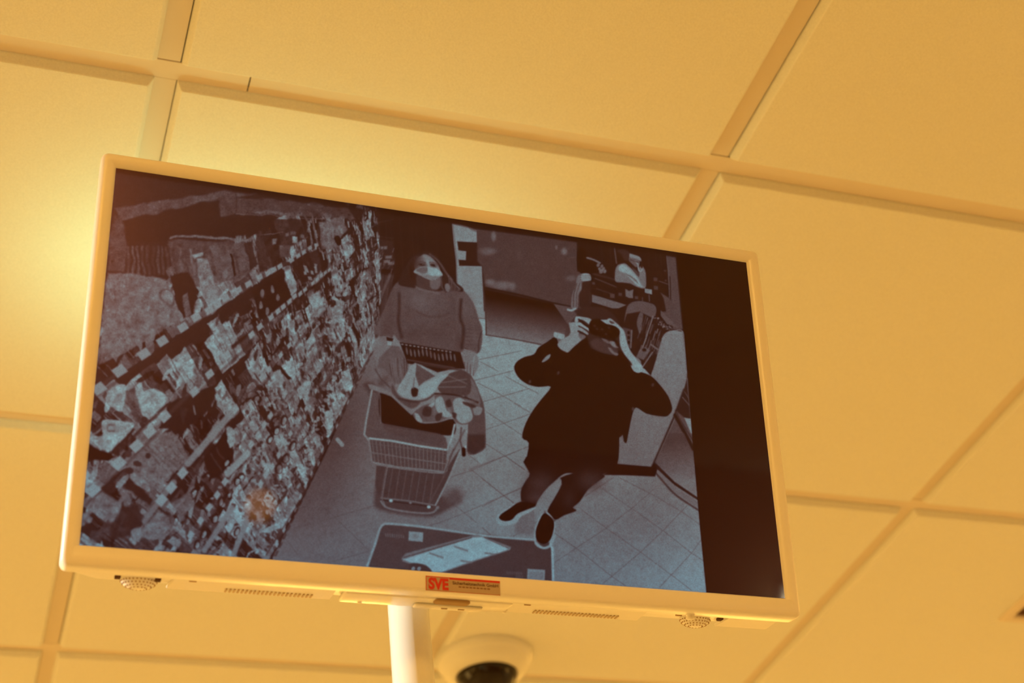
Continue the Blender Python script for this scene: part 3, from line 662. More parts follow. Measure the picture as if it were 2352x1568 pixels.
# sweater
poly(smooth(Z('3', [(480, 680), (560, 640), (700, 700), (880, 740), (1010, 690), (1110, 740), (1190, 850), (1240, 1000), (1270, 1100), (1240, 1290), (1110, 1260), (1090, 1290), (800, 1290), (540, 1200), (470, 1130),
                    (440, 1180), (320, 1130), (300, 1080), (380, 900), (430, 780)]), 4), 62, 3.5)
blob(962, 690, 42, 30, 76, .8); blob(1000, 740, 40, 40, 62, .6); blob(1060, 700, 16, 30, 74, .6); blob(880, 740, 14, 30, 66, .5)
line(smooth(Z('3', [(520, 760), (520, 900), (510, 1010), (540, 1150)]), 4, False), 30, 7, 6, .8)
line(smooth(Z('3', [(1080, 820), (1070, 980), (1100, 1080), (1080, 1250)]), 4, False), 26, 7, 6, .8)
line(smooth(Z('3', [(640, 900), (760, 960), (880, 970), (960, 940)]), 4, False), 46, 4, 5, .6)
for i in range(5): line(Z('3', [(1100, 1080 + 34 * i), (1230, 1090 + 34 * i)]), 44, 2, 3, .5)
line(smooth(Z('3', [(1110, 1255), (1220, 1300), (1235, 1200), (1260, 1110)]), 4, False), 30, 2.5, 2, .7)
for x, y, rx, ry, g in [(600, 900, 60, 110, 54), (700, 840, 90, 60, 74), (850, 1130, 130, 80, 52), (1000, 880, 40, 120, 54), (900, 820, 60, 40, 70), (1170, 900, 30, 110, 72), (1200, 1160, 30, 70, 70), (440, 900, 40, 130, 52),
                        (400, 1080, 40, 60, 50), (640, 1130, 80, 60, 50), (1050, 1180, 30, 70, 46)]:
    blob(780 + x / 3.92, 480 + y / 3.92, rx / 3.92, ry / 3.92, g, .6, hard=1)
# neck, hair, face, mask
poly(smooth(Z('f', [(500, 560), (900, 620), (940, 860), (760, 930), (560, 880), (470, 860)]), 4), 46, 3)
poly(smooth(Z('f', [(760, 660), (930, 640), (950, 800), (860, 910), (740, 860)]), 4), 82, 5, .9)
poly(smooth(Z('f', [(520, 200), (640, 140), (760, 160), (900, 270), (1000, 420), (1100, 590), (1250, 770), (1390, 880), (1380, 960), (1200, 930), (1100, 950), (1040, 960), (960, 860), (960, 640), (990, 560),
                    (900, 420), (700, 260), (560, 240), (400, 300), (340, 420), (330, 640), (440, 860), (300, 860), (100, 800), (150, 620), (260, 420), (360, 280)]), 3), 28, 3.5)
poly(smooth(Z('f', [(430, 470), (440, 380), (470, 300), (560, 230), (640, 200), (740, 250), (850, 360), (920, 480), (960, 600), (920, 660), (520, 600)]), 4), 84, 3)
poly(smooth(Z('f', [(600, 220), (740, 260), (850, 370), (920, 500), (800, 480), (690, 420), (640, 330)]), 4), 112, 6, .85)
blob(900 + 450 / 8.71, 560 + 400 / 8.71, 7, 15, 34, .85); blob(900 + 500 / 8.71, 560 + 290 / 8.71, 9, 9, 44, .7)
line(smooth(Z('f', [(480, 365), (560, 350), (640, 375)]), 4, False), 44, 2.5, 3, .8); line(smooth(Z('f', [(720, 370), (800, 365), (880, 410)]), 4, False), 52, 2.5, 3, .8)
blob(900 + 570 / 8.71, 560 + 410 / 8.71, 8.5, 3.6, 22, .95, .1, 1.5)
blob(900 + 800 / 8.71, 560 + 425 / 8.71, 8.5, 3.8, 20, .95, .25, 1.5)
ell(900 + 590 / 8.71, 560 + 405 / 8.71, 2.0, 1.2, 70, 0, 1.5, .8); ell(900 + 850 / 8.71, 560 + 430 / 8.71, 1.6, 1.2, 84, 0, 1.5, .8)
line(Z('f', [(690, 340), (700, 400), (715, 450)]), 128, 4, 4, .8)
poly(smooth(Z('f', [(405, 562), (450, 500), (540, 465), (650, 455), (710, 450), (780, 475), (900, 505), (985, 600), (975, 640), (920, 645), (850, 705), (740, 715), (640, 680), (520, 620)]), 4), 112, 2.5)
poly(smooth(Z('f', [(705, 455), (790, 480), (900, 510), (975, 600), (900, 640), (730, 620), (690, 540)]), 4), 146, 4, .85)
poly(smooth(Z('f', [(450, 505), (560, 470), (670, 465), (675, 560), (600, 590), (490, 550)]), 4), 72, 3, .9)
poly(smooth(Z('f', [(560, 620), (700, 640), (900, 660), (850, 705), (740, 712), (640, 680)]), 4), 92, 3, .7)
line(smooth(Z('f', [(560, 600), (720, 630), (900, 650)]), 3, False), 98, 1.5, 1.5, .8)
line(smooth(Z('f', [(730, 200), (860, 300), (960, 420), (1060, 580), (1180, 720)]), 4, False), 62, 4, 3, .8)
for i in range(10): line(smooth(Z('f', [(1100 + 22 * i, 640 + 26 * i), (1120 + 24 * i, 760 + 16 * i), (1090 + 26 * i, 930)]), 3, False), rng.uniform(50, 96), 2, 2, .6)
poly(smooth(Z('f', [(1030, 820), (1090, 790), (1140, 860), (1110, 950), (1050, 940)]), 3), 92, 3, .9)
line(Z('f', [(960, 660), (970, 860), (1030, 960)]), 60, 3, 2, .8)
line(smooth(Z('f', [(470, 865), (560, 915), (700, 950), (900, 980)]), 3, False), 78, 3.5, 3, .9)
# hands of the woman on the handle
poly(smooth(Z('3', [(1110, 1265), (1210, 1300), (1230, 1400), (1190, 1500), (1165, 1490), (1130, 1470), (1100, 1470), (1070, 1390), (1085, 1300)]), 4), 96, 3)
for i in range(4): line(Z('3', [(1105 + 26 * i, 1380 + 10 * i), (1100 + 28 * i, 1480 + 6 * i)]), 56, 1.8, 1.8, .8)
line(Z('3', [(1195, 1330), (1170, 1490)]), 118, 3, 2, .7)
poly(smooth(Z('3', [(300, 1170), (400, 1140), (450, 1170), (440, 1240), (350, 1290), (320, 1380), (290, 1300)]), 4), 96, 4)
poly(Z('3', [(400, 1145), (465, 1165), (455, 1190), (405, 1180)]), 24, 2.5); poly(Z('3', [(410, 1185), (450, 1190), (445, 1225), (410, 1220)]), 132, 2.5)
# child seat lettering strip and handle bar
poly(Z('3', [(450, 1225), (520, 1235), (600, 1400), (560, 1568), (430, 1568), (300, 1500), (340, 1330)]), 66, 4, .85)
for i in range(8): line(Z('3', [(440 + 20 * i, 1340), (445 + 20 * i, 1500)]), rng.choice([34, 92]), 2, 2, .6)
poly(Z('3', [(520, 1195), (700, 1225), (1070, 1290), (1110, 1440), (1000, 1440), (860, 1470), (700, 1400), (590, 1390)]), 20, 3)
for i in range(13):
    x = 545 + 36 * i; y = 1215 + 6 * i
    ell(780 + x / 3.92, 480 + y / 3.92, 3, 1.6, 96, .2, 2); ell(780 + (x + 40) / 3.92, 480 + (y + 60 + 12 * math.sin(i)) / 3.92, 2.2, 9, 74, -.15, 2.2, .9)
line(Z('3', [(590, 1355), (780, 1390), (1010, 1430)]), 56, 3, 3, .8); line(Z('4', [(700, 60), (1080, 120)]), 40, 5, 3, .8)
for i in range(7): line(Z('4', [(430 + 18 * i, 60), (455 + 18 * i, 240)]), rng.uniform(40, 92), 2.2, 2, .8)
# trolley basket
poly(Z('4', [(250, 300), (340, 330), (345, 580), (400, 640), (900, 700), (930, 730), (950, 830), (270, 730), (195, 700)]), 62, 3)
poly(smooth(Z('4', [(340, 320), (500, 380), (640, 520), (700, 590), (850, 590), (1000, 560), (1010, 690), (880, 700), (500, 640), (350, 580)]), 3), 17, 3)
poly(Z('4', [(360, 590), (880, 690), (910, 790), (870, 800), (480, 700), (370, 640)]), 56, 3, .9)
poly(Z('4', [(245, 730), (940, 830), (930, 960), (900, 1050), (600, 1000), (270, 950)]), 56, 3)
poly(Z('4', [(300, 970), (600, 1000), (900, 1050), (1050, 830), (1060, 830), (860, 1290), (820, 1370), (740, 1400), (360, 1330), (290, 1150)]), 48, 4)
line(Z('4', [(268, 290), (215, 560), (195, 690), (235, 740)]), 118, 4, 2.5); line(Z('4', [(340, 340), (345, 590)]), 84, 2.5, 2, .7)
line(Z('4', [(245, 725), (450, 750), (700, 800), (930, 835)]), 138, 4.5, 2.5)
line(Z('4', [(1010, 610), (985, 720), (945, 830)]), 132, 4.5, 2.5); line(Z('4', [(1100, 660), (1010, 820), (930, 950)]), 70, 4, 3)
line(smooth(Z('4', [(235, 740), (255, 860), (290, 950), (600, 1010), (900, 1040), (940, 960), (960, 800)]), 3, False), 96, 3, 2.5)
line(Z('4', [(270, 940), (500, 985), (900, 1030)]), 106, 3, 2.5); line(Z('4', [(250, 850), (550, 900), (930, 960)]), 84, 2.5, 2.5)
for i in range(19): line(Z('4', [(265 + i * 35.5, 745 + i * 5), (290 + i * 33.5, 950 + i * 5)]), 92, 1.7, 1.8, .8)
line(Z('4', [(250, 770), (700, 830), (940, 870)]), 74, 2, 2, .8)
for i in range(8): line(Z('4', [(390 + i * 62, 975 + i * 9), (340 + i * 62, 1250 + i * 10)]), 76, 1.8, 2, .7)
line(Z('4', [(400, 980), (350, 1260), (380, 1340)]), 84, 2.5, 2.5)
line(Z('4', [(1065, 830), (960, 1080), (830, 1330)]), 112, 3.5, 2.5); line(Z('4', [(1000, 830), (900, 1090), (770, 1320)]), 60, 3, 3)
line(smooth(Z('4', [(340, 1290), (400, 1350), (600, 1390), (790, 1400), (850, 1350)]), 4, False), 92, 4, 3)
line(Z('4', [(340, 1260), (600, 1290), (820, 1330)]), 84, 3, 2.5); line(Z('4', [(360, 1280), (800, 1345)]), 26, 2, 2)
for x, y in [(430, 1285), (770, 1345)]: ell(780 + x / 3.92, 820 + y / 3.92, 4.2, 3.4, 148, 0, 2.5)
ell(780 + 605 / 3.92, 820 + 1305 / 3.92, 3, 3, 96, 0, 2.5); ell(780 + 850 / 3.92, 820 + 1350 / 3.92, 4, 4, 90, 0, 2.5, .7)
line(Z('4', [(1130, 620), (1115, 800)]), 118, 3.5, 2.5); line(Z('4', [(1070, 640), (1060, 760), (1090, 880)]), 60, 4, 3); line(Z('4', [(1090, 830), (1090, 880)]), 16, 9, 3)
ell(780 + 1108 / 3.92, 820 + 810 / 3.92, 3, 3, 150, 0, 2)
# hanging coat and bags on the trolley
poly(smooth(Z('4', [(1130, 150), (1190, 210), (1240, 330), (1280, 460), (1290, 700), (1285, 810), (1240, 860), (1180, 880), (1120, 850), (1130, 600), (1100, 350)]), 4), 56, 3)
poly(smooth(Z('4', [(1140, 190), (1210, 270), (1245, 430), (1200, 520), (1130, 400)]), 4), 82, 4, .8)
poly(Z('4', [(1130, 700), (1285, 700), (1285, 815), (1180, 880), (1120, 850)]), 32, 6, .8)
poly(Z('4', [(1180, 885), (1285, 840), (1290, 930), (1240, 970)]), 116, 3, .8)
poly(smooth(Z('4', [(850, 210), (960, 150), (1080, 120), (1150, 170), (1160, 300), (1100, 350), (900, 330)]), 4), 50, 3)
for a, b in [((900, 230), (1120, 200)), ((860, 270), (1110, 270)), ((960, 170), (1120, 240))]: line(Z('4', [a, b]), 84, 3, 3, .7)
line(Z('4', [(840, 330), (1000, 340), (1110, 370), (1220, 410)]), 26, 5, 3, .9)
poly(smooth(Z('4', [(640, 500), (720, 440), (830, 400), (840, 340), (1000, 350), (1100, 370), (1200, 420), (1250, 470), (1240, 520), (1180, 520), (1150, 590), (1080, 610), (1010, 580), (990, 540), (850, 580), (700, 580), (650, 550)]), 4), 66, 3)
for x, y, rx, ry, g in [(760, 480, 50, 30, 46), (860, 560, 50, 20, 78), (960, 500, 20, 40, 100), (1100, 520, 50, 40, 96), (1190, 470, 30, 16, 44), (700, 540, 20, 20, 40), (830, 460, 20, 60, 88), (1130, 400, 60, 14, 96)]:
    blob(780 + x / 3.92, 820 + y / 3.92, rx / 3.92, ry / 3.92, g, .75)
for P_, g in [([(840, 380), (900, 360), (940, 480), (1000, 530), (920, 540), (850, 480)], 128), ([(1000, 400), (1070, 370), (1150, 460), (1170, 560), (1080, 600), (1020, 540)], 126),
              ([(780, 430), (830, 400), (820, 440), (770, 470)], 132), ([(650, 500), (690, 520), (720, 580), (670, 570)], 126), ([(1180, 450), (1260, 460), (1240, 520), (1190, 520)], 106)]:
    poly(smooth(Z('4', P_), 4), g, 3, .9)
for P_ in [[(930, 400), (970, 380), (985, 440), (945, 450)], [(740, 450), (800, 450), (790, 530), (720, 520)], [(990, 500), (1030, 510), (1020, 550), (995, 545)], [(1090, 400), (1200, 440), (1180, 460), (1100, 430)], [(840, 520), (900, 500), (880, 570), (840, 570)]]:
    poly(smooth(Z('4', P_), 3), 32, 3, .85)
poly(smooth(Z('4', [(260, 150), (300, 90), (380, 110), (460, 200), (470, 290), (420, 300), (340, 250)]), 4), 80, 4)
for x, y, g in [(320, 150, 96), (400, 200, 56), (430, 260, 94), (350, 230, 50)]: blob(780 + x / 3.92, 820 + y / 3.92, 8, 9, g, .7)
line(Z('4', [(300, 110), (350, 190), (430, 270)]), 50, 4, 3, .7)
poly(Z('4', [(230, 240), (270, 240), (430, 310), (520, 370), (640, 500), (620, 520), (440, 350), (250, 280)]), 96, 3)
poly(smooth(Z('4', [(450, 240), (500, 330), (560, 370), (700, 400), (640, 460), (560, 430), (450, 320)]), 3), 52, 4, .9)
poly(smooth(Z('4', [(500, 280), (560, 180), (660, 50), (850, 160), (960, 140), (930, 190), (860, 230), (850, 280), (780, 350), (680, 380), (590, 370), (510, 330)]), 3), 122, 3)
poly(Z('4', [(670, 60), (840, 170), (740, 220), (690, 260), (660, 160)]), 62, 3)
poly(smooth(Z('4', [(620, 290), (650, 270), (690, 300), (670, 350), (630, 350)]), 4), 24, 3)
line(Z('4', [(650, 190), (640, 280)]), 74, 3, 3, .8); line(Z('4', [(600, 200), (560, 300)]), 104, 4, 4, .6)
poly(smooth(Z('4', [(680, 340), (720, 250), (850, 190), (960, 150), (880, 240), (840, 300), (760, 360)]), 4), 132, 3, .9)
line(smooth(Z('4', [(510, 370), (640, 400), (760, 380), (830, 330)]), 4, False), 34, 4, 4, .8)

# --- man with the camera
shadow = smooth(Z('7', [(330, 700), (460, 660), (480, 800), (440, 900), (300, 880), (300, 780)]), 3)
poly(shadow, 82, 8, .8)
poly(smooth(Z('6', [(880, 150), (1000, 105), (1130, 120), (1230, 200), (1280, 330), (1250, 520), (1000, 560), (960, 400)]), 4), 30, 3.5)
poly(smooth(Z('6', [(600, 420), (680, 370), (700, 420), (770, 505), (880, 440), (960, 370), (1000, 480), (1180, 540), (1260, 500), (1330, 580), (1390, 690), (1460, 700), (1545, 735), (1620, 810), (1700, 920),
             (1735, 1030), (1710, 1080), (1660, 1103), (1500, 1075), (1405, 1018), (1365, 1100), (1330, 1260), (1310, 1340), (1280, 1310), (1250, 1290), (1245, 1400), (1225, 1525), (1130, 1568), (960, 1595),
             (720, 1568), (440, 1550), (400, 1500), (425, 1330), (365, 1280), (400, 1150), (470, 1030), (540, 940), (630, 825), (520, 825), (420, 800), (340, 740), (300, 660), (320, 600), (390, 555), (480, 530), (520, 470)]), 3), 13, 2.6)
poly(smooth(Z('6', [(550, 600), (590, 550), (630, 530), (620, 565), (580, 595)]), 3), 110, 2.5)
for x, y in [(700, 700), (440, 778), (1560, 815), (1375, 1030)]: ell(1100 + x / 3.92, 680 + y / 3.92, 3, 4.5, 50, .3, 3, .8)
poly(Z('6', [(1250, 1290), (1280, 1265), (1290, 1310), (1255, 1345)]), 96, 3, .8)
# legs and shoes
poly(smooth(Z('7', [(400, 200), (430, 350), (390, 420), (350, 500), (350, 590), (380, 640), (470, 650), (510, 600), (560, 520), (640, 440), (720, 370), (800, 350), (1000, 380), (1110, 360), (1230, 260), (900, 150)]), 3), 15, 3)
poly(smooth(Z('7', [(710, 390), (720, 450), (640, 590), (590, 680), (600, 730), (660, 770), (740, 730), (850, 690), (820, 660), (880, 610), (960, 500), (1050, 430), (1110, 370), (900, 340)]), 3), 15, 3)
blob(1235, 1115, 36, 30, 44, .8); blob(1350, 1108, 34, 26, 42, .8); blob(1225, 1145, 28, 14, 48, .7); blob(1300, 1150, 16, 24, 34, .7)
poly(smooth(Z('7', [(120, 765), (135, 720), (220, 662), (340, 600), (490, 645), (430, 695), (350, 735), (300, 795), (200, 815), (140, 800)]), 4), 124, 2.5)
poly(smooth(Z('7', [(150, 750), (165, 715), (240, 665), (350, 600), (490, 635), (400, 676), (316, 712), (262, 765), (195, 775)]), 4), 14, 2.5)
poly(smooth(Z('7', [(465, 900), (480, 820), (540, 700), (590, 700), (655, 790), (645, 900), (630, 960), (580, 1000), (530, 1015), (480, 980)]), 4), 124, 2.5)
poly(smooth(Z('7', [(480, 890), (495, 820), (550, 715), (600, 730), (645, 790), (632, 890), (600, 960), (545, 985), (490, 950)]), 4), 13, 2.5)
line(smooth(Z('7', [(560, 690), (590, 740), (650, 775)]), 3, False), 62, 5, 3, .9); ell(1100 + 600 / 3.92, 1000 + 795 / 3.92, 5, 3, 60, .3, 2)
poly(smooth(Z('7', [(470, 700), (500, 600), (600, 470), (710, 400), (700, 480), (640, 590), (570, 680), (500, 740)]), 3), 102, 2.5, .9)
poly(Z('7', [(600, 955), (640, 990), (648, 1080), (620, 1080), (610, 1000)]), 112, 3, .6)
# beard, chin, face below the camera
poly(smooth(Z('h', [(730, 780), (820, 700), (960, 720), (1130, 830), (1260, 900), (1290, 1000), (1240, 1040), (1000, 980), (820, 900)]), 4), 44, 5)
poly(smooth(Z('h', [(960, 680), (1060, 720), (1130, 790), (1090, 800), (1000, 750)]), 4), 74, 3)
poly(smooth(Z('h', [(1120, 760), (1210, 760), (1250, 840), (1290, 880), (1220, 880), (1150, 830)]), 4), 98, 3.5)
poly(smooth(Z('h', [(1090, 880), (1150, 900), (1210, 970), (1290, 1010), (1250, 1040), (1150, 980)]), 4), 88, 3.5)
poly(smooth(Z('h', [(900, 660), (1100, 640), (1290, 760), (1290, 860), (1230, 760), (1060, 710)]), 4), 15, 3)
line(Z('h', [(1060, 665), (1160, 695)]), 112, 4, 2.5)
# left forearm and hand with four fingers round the camera
poly(smooth(Z('h', [(0, 560), (100, 580), (210, 620), (190, 700), (110, 700), (0, 660)]), 3), 132, 3)
poly(smooth(Z('h', [(65, 800), (180, 700), (290, 640), (470, 620), (640, 640), (520, 750), (400, 850), (290, 960), (240, 965), (120, 900)]), 4), 118, 3)
poly(smooth(Z('h', [(300, 390), (340, 370), (440, 370), (500, 480), (490, 650), (400, 700), (290, 660), (330, 560)]), 4), 116, 3)
poly(smooth(Z('h', [(430, 270), (470, 245), (580, 260), (720, 290), (780, 360), (740, 430), (680, 390), (600, 330), (520, 310), (470, 370), (420, 360)]), 4), 130, 2.6)
poly(smooth(Z('h', [(420, 380), (540, 370), (620, 430), (740, 530), (700, 550), (600, 490), (500, 440), (440, 440)]), 4), 128, 2.6)
poly(smooth(Z('h', [(430, 450), (540, 470), (640, 540), (690, 590), (670, 620), (580, 570), (480, 530), (430, 520)]), 4), 114, 2.6)
line(Z('h', [(500, 310), (600, 400), (680, 450)]), 14, 4, 3, .9); line(Z('h', [(500, 440), (600, 490), (700, 560)]), 34, 2.5, 2.5, .9); line(Z('h', [(490, 545), (560, 580), (640, 630)]), 18, 4, 3, .9)
poly(smooth(Z('h', [(500, 590), (600, 620), (640, 670), (560, 720), (500, 660)]), 4), 72, 3, .8)
line(Z('h', [(560, 280), (700, 330)]), 100, 1.5, 2, .7)
# camera body and lens
poly(smooth(Z('h', [(740, 340), (860, 300), (960, 320), (1080, 420), (1220, 430), (1310, 520), (1310, 640), (1180, 720), (960, 660), (740, 600), (700, 480)]), 3), 12, 3)
for x, y in [(820, 440), (870, 500), (970, 510), (1110, 480), (1050, 610)]: ell(1270 + x / 8.71, 700 + y / 8.71, 3, 2.5, 40, .5, 2.5, .8)
# right hand and bare forearm
poly(smooth(Z('h', [(950, 320), (1060, 320), (1130, 290), (1220, 350), (1330, 450), (1400, 520), (1440, 620), (1480, 800), (1560, 980), (1680, 1120), (1760, 1220), (1785, 1300), (1740, 1370), (1680, 1390),
                    (1580, 1320), (1560, 1200), (1420, 1020), (1340, 860), (1320, 680), (1330, 540), (1250, 460), (1150, 420), (1060, 400), (980, 350)]), 4), 132, 3)
poly(smooth(Z('h', [(1120, 340), (1200, 360), (1220, 400), (1150, 390)]), 4), 22, 3, .9)
line(Z('h', [(1100, 300), (1230, 400), (1330, 470)]), 112, 2, 3, .5)
poly(smooth(Z('h', [(1630, 1080), (1690, 1090), (1750, 1160), (1740, 1210), (1680, 1150)]), 4), 96, 3, .9)
ell(1270 + 1680 / 8.71, 700 + 1290 / 8.71, 10, 10, 140, 0, 5, .8)

# --- floor mat with a board lying on it
mat_edge = smooth(Z('8', [(800, 480), (850, 320), (885, 210), (910, 175), (960, 168), (1200, 190), (1660, 255), (2060, 305), (2200, 330), (2220, 370)]), 2, False).tolist() + Z('8', [(2220, 660), (780, 620)]).tolist()
poly(mat_edge, 50, 3, grad=((950, 1220, 52), (1150, 1330, 46)))
line(smooth(Z('8', [(785, 495), (850, 320), (885, 210), (910, 178), (960, 170), (1200, 195), (1640, 262), (1760, 278), (2075, 308)]), 3, False), 128, 5, 3)
line(Z('8', [(2205, 340), (2218, 380), (2222, 625)]), 140, 5.5, 3)
poly(smooth(Z('7', [(470, 905), (485, 960), (545, 1010), (610, 985), (650, 900), (655, 930), (615, 1010), (540, 1030), (470, 985)]), 3), 128, 3)
poly(smooth(Z('7', [(480, 890), (495, 820), (550, 715), (600, 730), (645, 790), (632, 890), (600, 960), (545, 985), (490, 950)]), 4), 13, 2.5)
for i in range(9): line(Z('8', [(930 + 17 * i, 244 + 2 * i), (932 + 17 * i, 264 + 2 * i)]), 90, 2.2, 2, .7)
poly(Z('8', [(1110, 230), (1220, 240), (1215, 312), (1105, 300)]), 122, 2.5); blob(945, 1229, 8, 6, 88, .7)
poly(Z('8', [(1050, 440), (1080, 400), (1590, 270), (1640, 262), (1900, 360), (1885, 385), (1640, 460), (1380, 545), (1290, 545), (1060, 460)]), 90, 3)
poly(Z('8', [(1065, 445), (1600, 285), (1680, 280), (1890, 375), (1640, 450), (1360, 545), (1290, 545), (1240, 490), (1120, 470)]), 142, 3)
line(Z('8', [(1070, 430), (1590, 285)]), 50, 2.5, 2.5, .8); line(Z('8', [(1690, 285), (1880, 372)]), 60, 2, 2, .8)
for a, b in [((1270, 400), (1370, 435)), ((1460, 350), (1560, 385)), ((1700, 405), (1770, 415)), ((1510, 460), (1590, 475))]: line(Z('8', [a, b]), 84, 4, 3, .85)
blob(1020, 1270, 20, 7, 124, .5); blob(1085, 1252, 20, 8, 126, .5)
poly(smooth(Z('8', [(1110, 480), (1170, 475), (1240, 495), (1280, 545), (1120, 530)]), 3), 44, 3)
for x in (1140, 1185): ell(600 + x / 3.36, 1150 + 518 / 3.36, 4, 5, 108, .5, 2)
poly(Z('8', [(2025, 530), (2160, 540), (2155, 625), (2020, 615)]), 112, 2.5); poly(Z('8', [(2035, 550), (2148, 558), (2145, 618), (2032, 610)]), 96, 3, .8)
for i in range(9): line(Z('8', [(1865 + 14 * i, 550 + i), (1867 + 14 * i, 566 + i)]), 78, 2, 2, .6)
for i in range(5): line(Z('8', [(1935 + 12 * i, 582 + i), (1936 + 12 * i, 594 + i)]), 78, 2, 2, .6)

# --- black bar beside the camera picture
poly([(1557, 583), (1568, 700), (1580, 880), (1592, 1060), (1604, 1220), (1617, 1372), (1810, 1400), (1840, 1400), (1730, 570), (1557, 560)], 2, 1.6)
# dark upper rim of the picture
line([(268, 386), (700, 452), (1100, 512), (1560, 583)], 10, 14, 14, .8)
# sensor noise
N1 = rng.standard_normal(G.shape); N1 = (N1 + np.roll(N1, 1, 0) + np.roll(N1, 1, 1) + np.roll(N1, 1, (0, 1))) / 2
def blur(a): return (a + np.roll(a, 1, 0) + np.roll(a, -1, 0) + np.roll(a, 1, 1) + np.roll(a, -1, 1)) / 5
G = blur(G)
G = np.where(shelf | (G < 6), G, 14 + (G - 14) * (1 + .03 * soft_noise(7) + .018 * soft_noise(22)))
veil = np.clip(1 - ((XX + AX0 - 200) + .55 * (YY + AY0 - 380)) / 640, 0, 1)      # reflection veil put into the picture: upper left flattened and lifted
G = np.where(shelf & (G > 6), 14 + (G - 14) * (1 - .04 * veil) + 5 + 9 * veil * (G > 18), G)
lin = lambda v: (np.clip(v, 0, 255) / 255.0) ** 2.2
E_ = np.maximum(lin(G * 1.03 + 1) - lin(12.0), 0) * (1 + .10 * N1) + .0006
E_ = np.where(G < 6, .0004, E_)
# ---------------------------------------------------------------- the picture as an image made here, on the flat screen
TW, TH = 1600, 900
def project(P):
    q = RC @ (np.array(P) - np.array(CAM)); return np.array([1176 + FPX * q[0] / q[2], 784 + FPX * q[1] / q[2]])
corners = [project(TVM @ Vector((sx * HX * mm, sy * HY * mm, 0))) for sx, sy in ((-1, 1), (1, 1), (1, -1), (-1, -1))]
def homography(src, dst):
    A = []
    for (x, y), (u, v) in zip(src, dst):
        A.append([x, y, 1, 0, 0, 0, -u * x, -u * y, -u]); A.append([0, 0, 0, x, y, 1, -v * x, -v * y, -v])
    return np.linalg.svd(np.array(A, float))[2][-1].reshape(3, 3)
HM = homography([(0, 0), (TW, 0), (TW, TH), (0, TH)], [(268, 383), (1720, 606), (1800, 1384), (181, 1240)])
jj, ii = np.meshgrid(np.arange(TW) + .5, np.arange(TH) + .5)
q = HM @ np.stack([jj.ravel(), ii.ravel(), np.ones(jj.size)])
sx = np.clip(q[0] / q[2] - AX0, 0, AW - 2); sy = np.clip(q[1] / q[2] - AY0, 0, AH - 2)
xi, yi = sx.astype(int), sy.astype(int); fx, fy = sx - xi, sy - yi
T = (E_[yi, xi] * (1 - fx) + E_[yi, xi + 1] * fx) * (1 - fy) + (E_[yi + 1, xi] * (1 - fx) + E_[yi + 1, xi + 1] * fx) * fy
T = T.reshape(TH, TW)
img = bpy.data.images.new('camera_picture', TW, TH, alpha=False, float_buffer=True)
img.colorspace_settings.name = 'Non-Color'
buf = np.ones((TH, TW, 4), np.float32); 
low = np.clip((np.arange(TH)[:, None] / TH - .72) / .28, 0, 1)                 # the panel shows bluer towards its lower edge
buf[..., 0] = (T * (.50 + .95 * np.exp(-T / .13)) * (1 - .18 * low))[::-1]; buf[..., 1] = (T * .96)[::-1]; buf[..., 2] = (T * (1.03 + .14 * low))[::-1]
img.pixels.foreach_set(buf.ravel()); img.update(); img.pack()
m = bpy.data.materials.new('lcd_panel'); m.use_nodes = True; nt = m.node_tree; b = nt.nodes['Principled BSDF']
b.inputs['Base Color'].default_value = (.004, .001, .0005, 1); b.inputs['Roughness'].default_value = .27; b.inputs['Specular IOR Level'].default_value = .55
b.inputs['Specular Tint'].default_value = (1, .38, .30, 1); b.inputs['Coat Weight'].default_value = .30; b.inputs['Coat Roughness'].default_value = .035
ti = nt.nodes.new('ShaderNodeTexImage'); ti.image = img; ti.interpolation = 'Linear'; ti.extension = 'EXTEND'
uvn = nt.nodes.new('ShaderNodeUVMap'); uvn.uv_map = 'UVMap'; nt.links.new(uvn.outputs[0], ti.inputs[0])
mx = nt.nodes.new('ShaderNodeMix'); mx.data_type = 'RGBA'; mx.blend_type = 'MULTIPLY'; mx.inputs[0].default_value = 1
mx.inputs[7].default_value = (1, 1, 1, 1); nt.links.new(ti.outputs[0], mx.inputs[6]); nt.links.new(mx.outputs[2], b.inputs['Emission Color'])
b.inputs['Emission Strength'].default_value = 1.0
me = bpy.data.meshes.new('screen')
me.from_pydata([(-HX * mm, -HY * mm, 0), (HX * mm, -HY * mm, 0), (HX * mm, HY * mm, 0), (-HX * mm, HY * mm, 0), (-HX * mm, -HY * mm, -.004), (HX * mm, -HY * mm, -.004), (HX * mm, HY * mm, -.004), (-HX * mm, HY * mm, -.004)], [],
               [(0, 1, 2, 3), (7, 6, 5, 4), (0, 4, 5, 1), (1, 5, 6, 2), (2, 6, 7, 3), (3, 7, 4, 0)])
uv = me.uv_layers.new(name='UVMap')
for k, c in enumerate(((0, 0), (1, 0), (1, 1), (0, 1))): uv.data[k].uv = c
me.materials.append(m)
scr = bpy.data.objects.new('screen', me); sc.collection.objects.link(scr); scr.parent = tv
scr['label'] = 'lit screen with a bluish picture of two shoppers, a trolley and shelves, black bar at its right'

